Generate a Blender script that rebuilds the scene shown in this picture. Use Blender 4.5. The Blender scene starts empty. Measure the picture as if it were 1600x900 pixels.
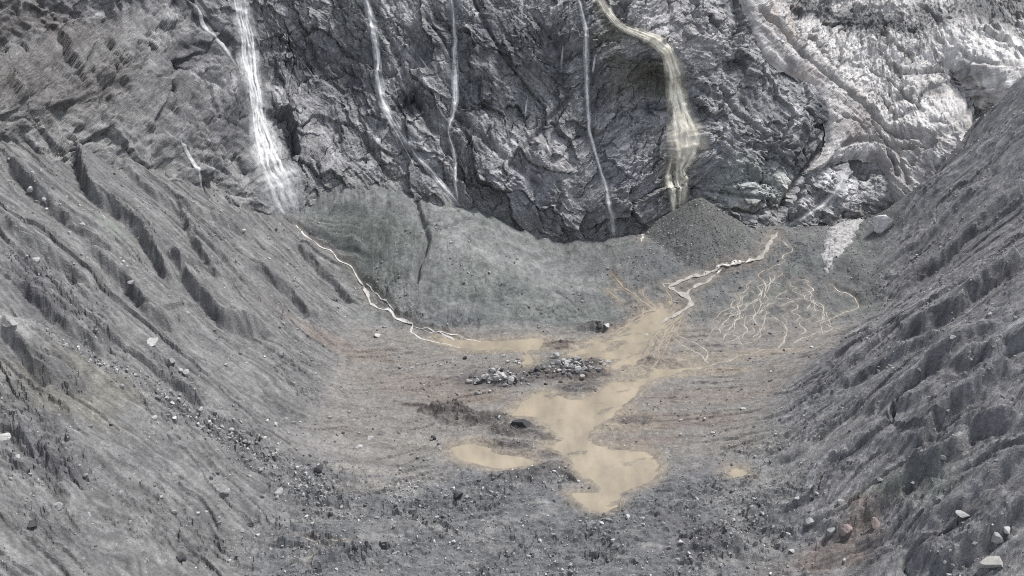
import bpy, math, random
import numpy as np
from mathutils import Matrix, Vector

rng = np.random.default_rng(7)
random.seed(7)
R = math.radians
scene = bpy.context.scene
COL = scene.collection

# ------------------------------------------------------------------ camera
CAM_Z, PITCH, FPX = 200.0, R(22.0), 1386.0
cam = bpy.data.cameras.new('camera')
cam_ob = bpy.data.objects.new('camera', cam)
COL.objects.link(cam_ob)
cam.sensor_width = 36.0
cam.lens = 36.0 * FPX / 1600.0
cam.clip_start, cam.clip_end = 1.0, 6000.0
cam_ob.location = (0, 0, CAM_Z)
cam_ob.rotation_euler = (R(90) - PITCH, 0, 0)
scene.camera = cam_ob

# ------------------------------------------------------------------ sky, sun, exposure
SUN_EL, SUN_AZ = R(62), R(60)            # high above the right slope; bright overcast
world = bpy.data.worlds.new('World')
scene.world = world
world.use_nodes = True
nt = world.node_tree
sky = nt.nodes.new('ShaderNodeTexSky')
sky.sky_type = 'NISHITA'
sky.sun_disc = False
sky.sun_elevation = SUN_EL
sky.sun_rotation = SUN_AZ
sky.air_density, sky.dust_density, sky.ozone_density = 1.0, 5.0, 0.6
sky.altitude = 3500
bg = nt.nodes['Background']
bg.inputs['Strength'].default_value = 0.12
hsv = nt.nodes.new('ShaderNodeHueSaturation')         # thin cloud greys the whole sky evenly
hsv.inputs['Saturation'].default_value = 0.33
nt.links.new(sky.outputs[0], hsv.inputs['Color'])
nt.links.new(hsv.outputs[0], bg.inputs[0])
sun = bpy.data.lights.new('sun', 'SUN')
sun.energy, sun.angle, sun.color = 2.2, R(11), (1.0, 0.975, 0.94)
sun_ob = bpy.data.objects.new('sun', sun)
COL.objects.link(sun_ob)
sd = Vector((math.sin(SUN_AZ) * math.cos(SUN_EL), math.cos(SUN_AZ) * math.cos(SUN_EL), math.sin(SUN_EL)))
sun_ob.rotation_euler = sd.to_track_quat('Z', 'Y').to_euler()
sun_ob.location = (0, 300, 600)
vs = scene.view_settings
vs.view_transform, vs.look, vs.exposure, vs.gamma = 'Standard', 'None', 1.40, 1.0
vs.use_curve_mapping = False
scene.cycles.max_bounces = 5
scene.cycles.use_denoising = False                    # keeps the fine grain of the gravel
scene.cycles.filter_width = 1.1
scene.cycles.transparent_max_bounces = 24

# ------------------------------------------------------------------ maths helpers
CP, SP = math.cos(PITCH), math.sin(PITCH)

def ray(px, py):
    r = (np.asarray(px, float) - 800.0) / FPX
    u = (450.0 - np.asarray(py, float)) / FPX
    return r, CP + u * SP, -SP + u * CP

_RT = np.random.default_rng(98).random(65536).astype(np.float32)
def _hash(ix, iy, seed):
    return _RT[(((ix + seed * 53) & 255) << 8) + ((iy + seed * 29) & 255)]

_a = np.random.default_rng(99).random((256, 256)) * (2 * math.pi)
_GC, _GS = np.cos(_a).astype(np.float32).ravel(), np.sin(_a).astype(np.float32).ravel()

def noise(x, y, seed=0):
    """gradient noise, about -1..1"""
    x0, y0 = np.floor(x), np.floor(y)
    fx, fy = (x - x0).astype(np.float32), (y - y0).astype(np.float32)
    ix, iy = x0.astype(np.int32) + (seed * 37) % 251, y0.astype(np.int32) + (seed * 91) % 241
    u = fx * fx * (3 - 2 * fx)
    v = fy * fy * (3 - 2 * fy)
    xa, xb = (ix & 255) << 8, ((ix + 1) & 255) << 8
    ya, yb = iy & 255, (iy + 1) & 255
    def g(i, dx, dy):
        return _GC[i] * (fx - dx) + _GS[i] * (fy - dy)
    a, b, c, d = g(xa + ya, 0, 0), g(xb + ya, 1, 0), g(xa + yb, 0, 1), g(xb + yb, 1, 1)
    t = a + (b - a) * u
    return 1.5 * (t + ((c + (d - c) * u) - t) * v)

def fbm(x, y, octaves=4, seed=0, gain=0.5, lac=2.03):
    s, a, f, n = 0.0, 1.0, 1.0, 0.0
    for o in range(octaves):
        s = s + a * noise(x * f + 17.3 * o, y * f - 9.1 * o, seed + 31 * o)
        n += a
        a *= gain
        f *= lac
    return s / n

def ridged(x, y, octaves=4, seed=0, gain=0.55, lac=2.05):
    """1 on crests, falling to 0"""
    s, a, f, n = 0.0, 1.0, 1.0, 0.0
    for o in range(octaves):
        s = s + a * (1 - np.abs(noise(x * f + 5.7 * o, y * f + 3.1 * o, seed + 31 * o)))
        n += a
        a *= gain
        f *= lac
    return s / n

def facets(x, y, seed=0, tilt=1.0):
    """broken-block relief: every cell is a tilted plane of its own; returns height, edge distance, cell random"""
    ix, iy = np.floor(x).astype(np.int32), np.floor(y).astype(np.int32)
    d1 = np.full(x.shape, 9.0)
    d2 = np.full(x.shape, 9.0)
    ox = np.zeros(x.shape); oy = np.zeros(x.shape)
    cx = np.zeros(x.shape, np.int32); cy = np.zeros(x.shape, np.int32)
    for dx in (-1, 0, 1):
        for dy in (-1, 0, 1):
            jx, jy = ix + dx, iy + dy
            px = jx + _hash(jx, jy, seed + 1)
            py = jy + _hash(jx, jy, seed + 2)
            qx, qy = x - px, y - py
            d = qx * qx + qy * qy
            m = d < d1
            d2 = np.where(m, d1, np.minimum(d2, d))
            d1 = np.where(m, d, d1)
            ox = np.where(m, qx, ox); oy = np.where(m, qy, oy)
            cx = np.where(m, jx, cx); cy = np.where(m, jy, cy)
    a = _hash(cx, cy, seed + 3) * 2 - 1
    b = _hash(cx, cy, seed + 4) * 2 - 1
    c = _hash(cx, cy, seed + 5)
    return tilt * (a * ox + b * oy) + c - 0.5, np.sqrt(d2) - np.sqrt(d1), c

def sstep(a, b, x):
    t = np.clip((x - a) / (b - a), 0, 1)
    return t * t * (3 - 2 * t)

def refine(ca, cb, F, a, b):
    """values on a coarse regular grid carried to the fine one"""
    G = np.stack([np.interp(a, ca, F[:, j]) for j in range(F.shape[1])], 1)
    return np.stack([np.interp(b, cb, G[i]) for i in range(G.shape[0])], 0).astype(np.float32)

class TPS:
    def __init__(self, P, v, smooth=1e-3):
        P = np.asarray(P, float) / 100.0
        n = len(P)
        K = self.k(P, P) + smooth * np.eye(n)
        Q = np.c_[np.ones(n), P]
        A = np.block([[K, Q], [Q.T, np.zeros((3, 3))]])
        s = np.linalg.solve(A, np.r_[np.asarray(v, float), 0, 0, 0])
        self.P, self.w, self.a = P, s[:n], s[n:]
    @staticmethod
    def k(A, B):
        d = ((A[:, None, :] - B[None, :, :]) ** 2).sum(-1)
        return 0.5 * d * np.log(d + 1e-12)
    def __call__(self, x, y):
        sh = np.shape(x)
        Q = np.c_[np.ravel(x), np.ravel(y)] / 100.0
        out = np.empty(len(Q))
        for i in range(0, len(Q), 40000):
            q = Q[i:i + 40000]
            out[i:i + 40000] = self.k(q, self.P) @ self.w + self.a[0] + q @ self.a[1:]
        return out.reshape(sh)

def poly_dist(X, Y, poly, reach):
    """distance, signed side (left of travel positive), and travelled fraction, for points near an open polyline"""
    poly = np.asarray(poly, float)
    D = np.full(X.shape, 1e9); S = np.zeros(X.shape); T = np.zeros(X.shape)
    m = (X > poly[:, 0].min() - reach) & (X < poly[:, 0].max() + reach) & (Y > poly[:, 1].min() - reach) & (Y < poly[:, 1].max() + reach)
    x, y = X[m], Y[m]
    d = np.full(x.shape, 1e9); s = np.zeros(x.shape); t = np.zeros(x.shape)
    L = np.r_[0, np.cumsum(np.hypot(*np.diff(poly, axis=0).T))]
    for i in range(len(poly) - 1):
        a, b = poly[i], poly[i + 1]
        e = b - a
        l2 = max(e @ e, 1e-9)
        k = np.clip(((x - a[0]) * e[0] + (y - a[1]) * e[1]) / l2, 0, 1)
        qx, qy = x - a[0] - k * e[0], y - a[1] - k * e[1]
        dd = np.hypot(qx, qy)
        c = dd < d
        d = np.where(c, dd, d)
        s = np.where(c, np.sign(e[0] * qy - e[1] * qx), s)
        t = np.where(c, (L[i] + k * math.sqrt(l2)) / L[-1], t)
    D[m] = d; S[m] = s; T[m] = t
    return D, S, T

def poly_sd(X, Y, poly, reach):
    """signed distance to a closed polygon, positive inside; -1e9 far away"""
    poly = np.asarray(poly, float)
    D = np.full(X.shape, -1e9)
    m = (X > poly[:, 0].min() - reach) & (X < poly[:, 0].max() + reach) & (Y > poly[:, 1].min() - reach) & (Y < poly[:, 1].max() + reach)
    x, y = X[m], Y[m]
    d = np.full(x.shape, 1e9)
    ins = np.zeros(x.shape, bool)
    for i in range(len(poly)):
        a, b = poly[i], poly[(i + 1) % len(poly)]
        e = b - a
        k = np.clip(((x - a[0]) * e[0] + (y - a[1]) * e[1]) / max(e @ e, 1e-9), 0, 1)
        d = np.minimum(d, np.hypot(x - a[0] - k * e[0], y - a[1] - k * e[1]))
        c = (a[1] > y) != (b[1] > y)
        with np.errstate(divide='ignore', invalid='ignore'):
            xi = (b[0] - a[0]) * (y - a[1]) / (b[1] - a[1]) + a[0]
        ins ^= c & (x < xi)
    D[m] = np.where(ins, d, -d)
    return D

def smooth_path(P, step, close=False):
    """Catmull-Rom through points, resampled evenly"""
    P = np.asarray(P, float)
    Q = np.vstack([P[-1], P, P[0], P[1]]) if close else np.vstack([2 * P[0] - P[1], P, 2 * P[-1] - P[-2]])
    out = []
    n = len(P) if close else len(P) - 1
    for i in range(n):
        p0, p1, p2, p3 = Q[i], Q[i + 1], Q[i + 2], Q[i + 3]
        for t in np.linspace(0, 1, 8, endpoint=False):
            out.append(0.5 * (2 * p1 + (p2 - p0) * t + (2 * p0 - 5 * p1 + 4 * p2 - p3) * t * t + (3 * p1 - p0 - 3 * p2 + p3) * t ** 3))
    if not close:
        out.append(P[-1])
    out = np.array(out)
    L = np.r_[0, np.cumsum(np.linalg.norm(np.diff(out, axis=0), axis=1))]
    s = np.linspace(0, L[-1], max(3, int(L[-1] / step) + 1))
    return np.stack([np.interp(s, L, out[:, k]) for k in range(P.shape[1])], 1)

# ------------------------------------------------------------------ mesh helpers
def tag(o, label=None, cat=None, group=None, kind=None):
    for k, v in (('label', label), ('category', cat), ('group', group), ('kind', kind)):
        if v:
            o[k] = v
    return o

def raw_mesh(name, V, F, col=None, uv=None, smooth=False):
    """V (n,3), F (m,k) with k fixed"""
    me = bpy.data.meshes.new(name)
    V = np.ascontiguousarray(V, np.float32)
    F = np.ascontiguousarray(F, np.int32)
    m, k = F.shape
    me.vertices.add(len(V)); me.vertices.foreach_set('co', V.ravel())
    me.loops.add(m * k); me.loops.foreach_set('vertex_index', F.ravel())
    me.polygons.add(m)
    me.polygons.foreach_set('loop_start', np.arange(0, m * k, k, dtype=np.int32))
    me.polygons.foreach_set('use_smooth', np.full(m, smooth, bool) if np.isscalar(smooth) else np.ascontiguousarray(smooth, bool))
    if col is not None:
        at = me.attributes.new('col', 'FLOAT_COLOR', 'POINT')
        at.data.foreach_set('color', np.ascontiguousarray(col, np.float32).ravel())
    if uv is not None:
        ul = me.uv_layers.new(name='UVMap')
        ul.data.foreach_set('uv', np.ascontiguousarray(uv[F.ravel()], np.float32).ravel())
    me.update(calc_edges=True)
    return me

def link(name, me, mat, parent=None):
    o = bpy.data.objects.new(name, me)
    COL.objects.link(o)
    if mat is not None and not me.materials:
        me.materials.append(mat)
    o.parent = parent
    return o

def grid_faces(mask, ni, nj):
    """quads of an (ni,nj) vertex grid where face mask (ni-1,nj-1) is set; returns faces and used vertex ids"""
    i, j = np.nonzero(mask)
    a = i * nj + j
    F = np.stack([a, a + 1, a + nj + 1, a + nj], 1)
    ids, inv = np.unique(F.ravel(), return_inverse=True)
    return inv.reshape(-1, 4), ids

# ------------------------------------------------------------------ materials
def new_mat(name):
    m = bpy.data.materials.new(name)
    m.use_nodes = True
    return m, m.node_tree, m.node_tree.nodes['Principled BSDF']

def N(t, kind, **kw):
    n = t.nodes.new(kind)
    for k, v in kw.items():
        setattr(n, k, v)
    return n

def noise_node(t, vec, scale, detail=4, rough=0.6):
    n = N(t, 'ShaderNodeTexNoise')
    n.inputs['Scale'].default_value = scale
    n.inputs['Detail'].default_value = detail
    n.inputs['Roughness'].default_value = rough
    t.links.new(vec, n.inputs['Vector'])
    return n.outputs['Fac']

def remap(t, v, a, b, c, d):
    n = N(t, 'ShaderNodeMapRange')
    for k, x in zip(('From Min', 'From Max', 'To Min', 'To Max'), (a, b, c, d)):
        n.inputs[k].default_value = x
    t.links.new(v, n.inputs['Value'])
    return n.outputs['Result']

def math_node(t, op, a, b):
    n = N(t, 'ShaderNodeMath', operation=op)
    for k, v in enumerate((a, b)):
        if isinstance(v, (int, float)):
            n.inputs[k].default_value = v
        else:
            t.links.new(v, n.inputs[k])
    return n.outputs[0]

def rock_material(name, grain, contrast, bump, bump_dist, ledge=0.0, rough=0.92):
    """colour from the mesh's own 'col' attribute, broken up by grain; alpha of col = wetness"""
    m, t, p = new_mat(name)
    at = N(t, 'ShaderNodeAttribute', attribute_name='col')
    pos = N(t, 'ShaderNodeNewGeometry')
    vec = pos.outputs['Position']
    g1 = noise_node(t, vec, grain, 5, 0.75)
    g2 = noise_node(t, vec, grain * 4.5, 3, 0.7)
    f = math_node(t, 'MULTIPLY', remap(t, g1, 0.28, 0.72, 1 - contrast, 1 + contrast), remap(t, g2, 0.25, 0.75, 1 - contrast, 1 + contrast))
    if ledge:
        sp = N(t, 'ShaderNodeSeparateXYZ')
        t.links.new(pos.outputs['True Normal'], sp.inputs[0])
        l = remap(t, sp.outputs['Z'], 0.35, 0.8, 0.0, ledge)        # pale dust lying on ledges
        f = math_node(t, 'MULTIPLY', f, math_node(t, 'ADD', l, 1.0))
    mul = N(t, 'ShaderNodeVectorMath', operation='SCALE')
    t.links.new(at.outputs['Color'], mul.inputs[0])
    t.links.new(f, mul.inputs['Scale'])
    t.links.new(mul.outputs[0], p.inputs['Base Color'])
    t.links.new(remap(t, at.outputs['Alpha'], 0, 1, rough, 0.35), p.inputs['Roughness'])
    p.inputs['Specular IOR Level'].default_value = 0.25
    b = N(t, 'ShaderNodeBump')
    b.inputs['Strength'].default_value = bump
    b.inputs['Distance'].default_value = bump_dist
    t.links.new(noise_node(t, vec, grain * 2.2, 6, 0.75), b.inputs['Height'])
    t.links.new(b.outputs[0], p.inputs['Normal'])
    return m

MAT_GROUND = rock_material('gravel_and_silt', 0.8, 0.36, 0.9, 0.6)
MAT_CLIFF = rock_material('fractured_schist', 0.5, 0.44, 1.0, 0.9, ledge=0.5)
MAT_ICE = rock_material('dirty_glacier_ice', 0.5, 0.28, 0.8, 0.8, ledge=0.0, rough=0.7)
MAT_STONE = rock_material('stone', 0.9, 0.25, 0.6, 0.3)

def water_material(name, c1, c2, rough, scale):
    m, t, p = new_mat(name)
    pos = N(t, 'ShaderNodeNewGeometry').outputs['Position']
    mp = N(t, 'ShaderNodeMapping')
    mp.inputs['Scale'].default_value = (1.0, 0.45, 1.0)
    t.links.new(pos, mp.inputs[0])
    f = noise_node(t, mp.outputs[0], scale, 6, 0.62)
    at = N(t, 'ShaderNodeAttribute', attribute_name='col')
    mx = N(t, 'ShaderNodeMix', data_type='RGBA')
    mx.inputs[6].default_value = (*c1, 1); mx.inputs[7].default_value = (*c2, 1)
    t.links.new(remap(t, f, 0.35, 0.65, 0, 1), mx.inputs[0])
    mul = N(t, 'ShaderNodeMix', data_type='RGBA', blend_type='MULTIPLY')
    mul.inputs[0].default_value = 1.0
    t.links.new(mx.outputs[2], mul.inputs[6]); t.links.new(at.outputs['Color'], mul.inputs[7])
    t.links.new(mul.outputs[2], p.inputs['Base Color'])
    p.inputs['Roughness'].default_value = rough
    p.inputs['IOR'].default_value = 1.33
    b = N(t, 'ShaderNodeBump')
    b.inputs['Strength'].default_value = 0.25
    b.inputs['Distance'].default_value = 0.08
    t.links.new(noise_node(t, pos, 1.3, 4), b.inputs['Height'])
    t.links.new(b.outputs[0], p.inputs['Normal'])
    return m

MAT_MUD = water_material('muddy_water', (0.190, 0.167, 0.136), (0.272, 0.237, 0.187), 0.3, 0.09)
MAT_STREAM = water_material('silty_stream_water', (0.21, 0.198, 0.178), (0.35, 0.333, 0.303), 0.35, 0.5)

MAT_WHITE = water_material('white_stream_water', (0.30, 0.295, 0.28), (0.50, 0.495, 0.48), 0.4, 0.5)
MAT_RILL = water_material('shallow_rill_water', (0.20, 0.188, 0.168), (0.34, 0.32, 0.29), 0.35, 0.5)

def fall_material(name, colour, density):
    """white water: threads along the fall, gaps of rock between"""
    m, t, p = new_mat(name)
    uv = N(t, 'ShaderNodeUVMap').outputs[0]
    mp = N(t, 'ShaderNodeMapping')
    mp.inputs['Scale'].default_value = (1.1, 0.34, 1.0)
    t.links.new(uv, mp.inputs[0])
    f = noise_node(t, mp.outputs[0], 1.0, 5, 0.65)
    sp = N(t, 'ShaderNodeSeparateXYZ')
    at = N(t, 'ShaderNodeAttribute', attribute_name='col')
    fade = at.outputs['Alpha']
    f2 = noise_node(t, uv, 0.35, 4, 0.6)
    a = remap(t, math_node(t, 'ADD', math_node(t, 'MULTIPLY', f, 0.7), math_node(t, 'MULTIPLY', f2, 0.3)), 0.54 - density, 1.02 - density, 0.0, 1.0)
    a = math_node(t, 'MULTIPLY', a, fade)
    p.inputs['Base Color'].default_value = (*colour, 1)
    p.inputs['Roughness'].default_value = 0.6
    t.links.new(a, p.inputs['Alpha'])
    return m

MAT_FALL = fall_material('white_water', (0.76, 0.76, 0.75), 0.33)
MAT_VEIL = fall_material('white_water_veil', (0.76, 0.76, 0.75), 0.24)
MAT_FALL_SILT = fall_material('silty_white_water', (0.86, 0.81, 0.69), 0.44)
MAT_VEIL_SILT = fall_material('silty_white_water_veil', (0.80, 0.75, 0.63), 0.32)

# ------------------------------------------------------------------ lie of the land: spot heights
spots = []                                   # x, y, z
def at_z(px, py, z):
    r, y, w = ray(px, py)
    t = (z - CAM_Z) / w
    return float(r * t), float(y * t), float(z)
for px, py, z in [
    (740, 715, 0), (950, 790, 0), (900, 640, .5), (980, 560, 2), (800, 540, 1.5), (600, 535, 2.5), (600, 640, 1.5), (500, 700, 4),
    (550, 590, 2), (700, 800, 2), (600, 850, 4), (850, 850, 3), (1050, 850, 5), (1000, 700, .5), (1090, 630, 2), (1060, 760, 2.5),
    (700, 900, 5), (900, 900, 6), (1080, 900, 8), (520, 900, 10),
    # talus and fans under the head wall
    (660, 320, 46), (720, 334, 42), (560, 314, 50), (470, 362, 36), (560, 440, 12), (640, 506, 3), (600, 400, 26), (640, 470, 11),
    (740, 525, 1.5), (760, 420, 22), (860, 386, 20), (800, 450, 14), (860, 480, 7), (940, 440, 12), (960, 382, 22), (1000, 386, 24),
    (1000, 470, 9), (1050, 430, 16), (1200, 382, 24), (1180, 430, 15), (1280, 430, 16), (1280, 500, 6), (1180, 520, 4), (1080, 520, 4),
    (1100, 570, 1.5), (1260, 540, 4), (1330, 400, 24), (720, 380, 33), (900, 520, 2.5)]:
    spots.append(at_z(px, py, z))
for y in (80, 160, 240, 320, 390, 440):      # left valley side
    xl = -78 + (6 if y > 300 else 0)
    for dx, z in ((18, 8), (50, 33), (100, 72), (150, 110), (210, 150), (280, 190)):
        spots.append((xl - dx, y, z))
for y, xr in ((80, 78), (150, 84), (220, 84), (290, 84), (350, 104), (410, 155), (440, 180)):   # right valley side
    for dx, z in ((18, 8), (55, 34), (105, 70), (165, 110), (230, 150)):
        spots.append((xr + dx, y, z))
spots += [(207, 490, 22), (229, 513, 40), (244, 520, 53), (304, 532, 108), (250, 490, 52), (350, 500, 150), (360, 560, 150), (195, 470, 12)]
spots += [(-150, 570, 75), (-60, 560, 58), (20, 560, 24), (75, 548, 20), (120, 556, 22), (165, 545, 25), (212, 548, 22), (242, 552, 27), (262, 560, 42), (300, 585, 95), (0, 80, 25), (-40, 130, 14), (30, 130, 14),
          (-250, 480, 140), (-300, 420, 170)]
spots = np.array(spots)
GB = TPS(spots[:, :2], spots[:, 2], 2e-3)

# the ground mesh's vertices: a fan that widens away from the camera side of the valley
NI, NJ = 680, 1060
yy = 112 + (556 - 112) * (np.linspace(0, 1, NI) ** 1.12)
aa = np.linspace(-0.74, 0.74, NJ)
GY = np.repeat(yy[:, None], NJ, 1).astype(np.float32)
GX = (aa[None, :] * (GY + 60)).astype(np.float32)
cy_, ca2 = np.linspace(yy[0], yy[-1], 260), np.linspace(aa[0], aa[-1], 360)
BASE = refine(cy_, ca2, GB(ca2[None, :] * (cy_[:, None] + 60), np.repeat(cy_[:, None], 360, 1)), yy, aa)

def g_sample(F, x, y):
    x, y = np.asarray(x, float), np.asarray(y, float)
    i = np.clip(np.interp(y, yy, np.arange(NI)), 0, NI - 1.001)
    j = np.clip((x / (y + 60) - aa[0]) / (aa[1] - aa[0]), 0, NJ - 1.001)
    i0, j0 = i.astype(int), j.astype(int)
    u, v = i - i0, j - j0
    return F[i0, j0] * (1 - u) * (1 - v) + F[i0 + 1, j0] * u * (1 - v) + F[i0, j0 + 1] * (1 - u) * v + F[i0 + 1, j0 + 1] * u * v

def on_ground(pts, F=None):
    """where the sight lines through photo points meet the lie of the land -> world x, y"""
    F = BASE if F is None else F
    pts = np.asarray(pts, float)
    r, y, w = ray(pts[:, 0], pts[:, 1])
    T = np.linspace(130, 700, 900)
    X, Y, Z = r[:, None] * T, y[:, None] * T, CAM_Z + w[:, None] * T
    d = Z - g_sample(F, X, Y)
    k = np.argmax(d < 0, axis=1)
    k = np.where(k == 0, 899, k)
    n = np.arange(len(pts))
    d0, d1 = d[n, k - 1], d[n, k]
    t = T[k - 1] + (T[k] - T[k - 1]) * np.clip(d0 / (d0 - d1 + 1e-9), 0, 1)
    return np.stack([r * t, y * t], 1)

# ------------------------------------------------------------------ lie of the head wall: depth over (x, z)
wsp = []
def at_y(px, py, y):
    r, dy, w = ray(px, py)
    t = y / dy
    return float(r * t), float(CAM_Z + w * t), float(y)
base_line = [(-120, 190, 350), (0, 238, 384), (120, 232, 412), (230, 290, 438), (330, 300, 470), (400, 300, 490), (460, 345, 507), (520, 325, 513),
             (600, 300, 519), (660, 315, 521), (720, 332, 522), (790, 362, 523), (860, 384, 524), (960, 380, 526), (1060, 332, 540), (1110, 322, 544),
             (1200, 358, 534), (1300, 340, 548), (1390, 330, 550), (1430, 300, 550), (1520, 220, 560), (1600, 150, 572), (1750, 60, 590)]
for px, py, y in base_line:
    p = at_y(px, py, y)
    wsp.append(p)
    wsp.append((p[0], p[1] - 45, y - 12))
for px, py, y in [(-120, 0, 420), (0, 0, 448), (120, 0, 480), (200, 0, 520), (320, 0, 556), (400, 0, 574), (500, 0, 584), (600, 0, 586), (700, 0, 584), (800, 0, 580), (900, 0, 580),
                  (950, 0, 580), (1060, 0, 584), (1140, 0, 604), (1200, 0, 640), (1300, 0, 676), (1450, 0, 686), (1600, 0, 690), (1750, 0, 690),
                  (0, 110, 420), (120, 110, 446), (260, 140, 494), (400, 160, 536), (500, 180, 548), (600, 150, 556), (700, 180, 550), (800, 180, 552), (900, 200, 550),
                  (860, 250, 536), (780, 290, 530), (1000, 60, 562), (1040, 84, 556), (1010, 135, 566), (1055, 150, 564), (1060, 200, 556), (1062, 240, 548), (960, 240, 545),
                  (1140, 120, 580), (1150, 230, 556), (1230, 240, 560), (1250, 150, 590), (1200, 310, 543),
                  (1340, 258, 574), (1320, 285, 562), (1280, 300, 556), (1400, 260, 574), (1400, 170, 612), (1500, 160, 616), (1320, 170, 606), (1600, 90, 622), (1400, 80, 648)]:
    wsp.append(at_y(px, py, y))
for x, y in ((-330, 470), (-200, 570), (-100, 630), (0, 640), (100, 640), (200, 700), (350, 740)):
    wsp.append((x, 225, y))
wsp = np.array(wsp)
WB = TPS(wsp[:, :2], wsp[:, 2], 1e-3)
MI = 380
zz = np.linspace(-6, 206, MI)
xx = np.r_[np.linspace(-330, -265, 90, endpoint=False), np.linspace(-265, -125, 460, endpoint=False), np.linspace(-125, 440, 840)]      # closer where the face swings towards the camera
MJ = len(xx)
WX, WZ = np.meshgrid(xx.astype(np.float32), zz.astype(np.float32))
cx_, cz_ = np.linspace(xx[0], xx[-1], 300), np.linspace(zz[0], zz[-1], 120)
WY = refine(cz_, cx_, WB(*np.meshgrid(cx_, cz_)), zz, xx)
gz, gx = np.gradient(WY, zz, xx)
nl = np.sqrt(gx ** 2 + 1 + gz ** 2)
WN = np.stack([gx / nl, -1 / nl, gz / nl], -1)          # faces the valley

def w_sample(F, x, z):
    i = np.clip((np.asarray(z, float) - zz[0]) / (zz[1] - zz[0]), 0, MI - 1.001)
    j = np.clip(np.interp(np.asarray(x, float), xx, np.arange(MJ)), 0, MJ - 1.001)
    i0, j0 = i.astype(int), j.astype(int)
    u, v = i - i0, j - j0
    if F.ndim == 3:
        u, v = u[..., None], v[..., None]
    return F[i0, j0] * (1 - u) * (1 - v) + F[i0 + 1, j0] * u * (1 - v) + F[i0, j0 + 1] * (1 - u) * v + F[i0 + 1, j0 + 1] * u * v

def on_wall(pts):
    """where sight lines meet the lie of the wall -> x, z"""
    pts = np.asarray(pts, float)
    r, y, w = ray(pts[:, 0], pts[:, 1])
    T = np.linspace(280, 760, 960)
    X, Y, Z = r[:, None] * T, y[:, None] * T, CAM_Z + w[:, None] * T
    d = w_sample(WY, X, Z) - Y
    k = np.argmax(d < 0, axis=1)
    k = np.where(k == 0, 959, k)
    n = np.arange(len(pts))
    d0, d1 = d[n, k - 1], d[n, k]
    t = T[k - 1] + (T[k] - T[k - 1]) * np.clip(d0 / (d0 - d1 + 1e-9), 0, 1)
    return np.stack([r * t, CAM_Z + w * t], 1)

# ------------------------------------------------------------------ valley ground: regions
XR = np.interp(GY, [80, 150, 220, 290, 350, 410, 440, 470, 520], [78, 84, 84, 84, 104, 155, 180, 192, 226])
warp = 7 * fbm(GX / 40, GY / 40, 3, 5)
mL = sstep(-74, -96, GX + warp) * sstep(512, 492, GY)
mR = sstep(4, 26, GX - XR + warp)
mT = sstep(424, 440, GY + 0.5 * warp) * (1 - mL) * (1 - mR)            # talus and fans
mF = np.clip(1 - mL - mR - mT, 0, 1)
mFg = mF * sstep(312, 285, GY + warp)                                   # rubble nearest the camera
px_w = 1.0 / FPX * 470                                                  # metres per photo pixel at the far floor

H = np.zeros_like(GX)
# left valley side: rills run down to the right and a little towards the camera
wl = 15 * fbm(GX / 60, GY / 60, 3, 11) + 4 * fbm(GX / 17, GY / 17, 3, 12)
fl = (GX * 0.93 - GY * 0.37) + wl
cl = (GX * 0.37 + GY * 0.93) + wl
rl = ridged(cl / 26, fl / 170, 2, 21) - 0.7
rl2 = ridged(cl / 9 + 0.02 * wl, fl / 70, 3, 22) - 0.7
rl3 = 0.3 - (ridged(cl / 4.2, fl / 34, 3, 23) - 0.4)
upper = sstep(20, 60, BASE)
H += mL * (rl * 7 * (0.35 + 0.65 * upper) + rl2 * 2.0 + rl3 * 1.0 + 0.3 * fbm(GX / 3, GY / 3, 3, 24))
# right valley side: rills run down to the left
wr = 15 * fbm(GX / 55, GY / 55, 3, 31) + 4 * fbm(GX / 16, GY / 16, 3, 32)
fr = (-GX * 0.93 - GY * 0.37) + wr
cr = (-GX * 0.37 + GY * 0.93) + wr
rr = ridged(cr / 24, fr / 150, 2, 41) - 0.7
rr2 = ridged(cr / 11 + 0.02 * wr, fr / 60, 3, 42) - 0.7
rr3 = 0.3 - (ridged(cr / 4.0, fr / 26, 3, 43) - 0.4)
H += mR * (rr * 5 + rr2 * 2.5 + rr3 * 1.0 + 0.3 * fbm(GX / 3, GY / 3, 3, 44))
# ribs: each rises steeply on its near side and falls away gently behind
def ribs(c, f, wid, seed, strength):
    ph = c / wid + 0.75 * fbm(c / (wid * 3.0), f / (wid * 6), 3, seed)
    idx = np.floor(ph)
    fr_ = ph - idx
    h = np.where(fr_ < 0.13, sstep(0, 0.13, fr_), 1 - (fr_ - 0.13) / 0.87)
    amp = np.clip(0.35 + 1.5 * noise(idx * 0.731 + 3.3, f / (wid * 4.2), seed + 5), 0, 1.3)
    return strength * (h - 0.5) * amp
H += mL * (ribs(cl, fl, 23, 811, 4.0) * (0.3 + 0.7 * upper) + ribs(cl, fl, 8.5, 812, 1.3) + ribs(cl, fl, 3.0, 813, 0.5))
H += mR * (ribs(cr, fr, 19, 821, 5.0) + ribs(cr, fr, 8.0, 822, 2.0) + ribs(cr, fr, 2.8, 823, 0.6))
# talus: smooth, faintly rilled, grainy
H += mT * (1.6 * fbm(GX / 16, GY / 16, 4, 51) + 0.45 * fbm(GX / 2.4, GY / 2.4, 3, 52) + 1.1 * (ridged(GX / 7 + 0.3 * fbm(GX / 30, GY / 30, 2, 54), GY / 55, 3, 53) - 0.7))
H += mT * sstep(482, 512, GY) * sstep(70, 40, GX) * 6 * (ridged(GX / 17 + 0.2 * fbm(GX / 9, GY / 9, 2, 56), GY / 70, 3, 55) - 0.68)        # fingers of rockfall against the wall
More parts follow.
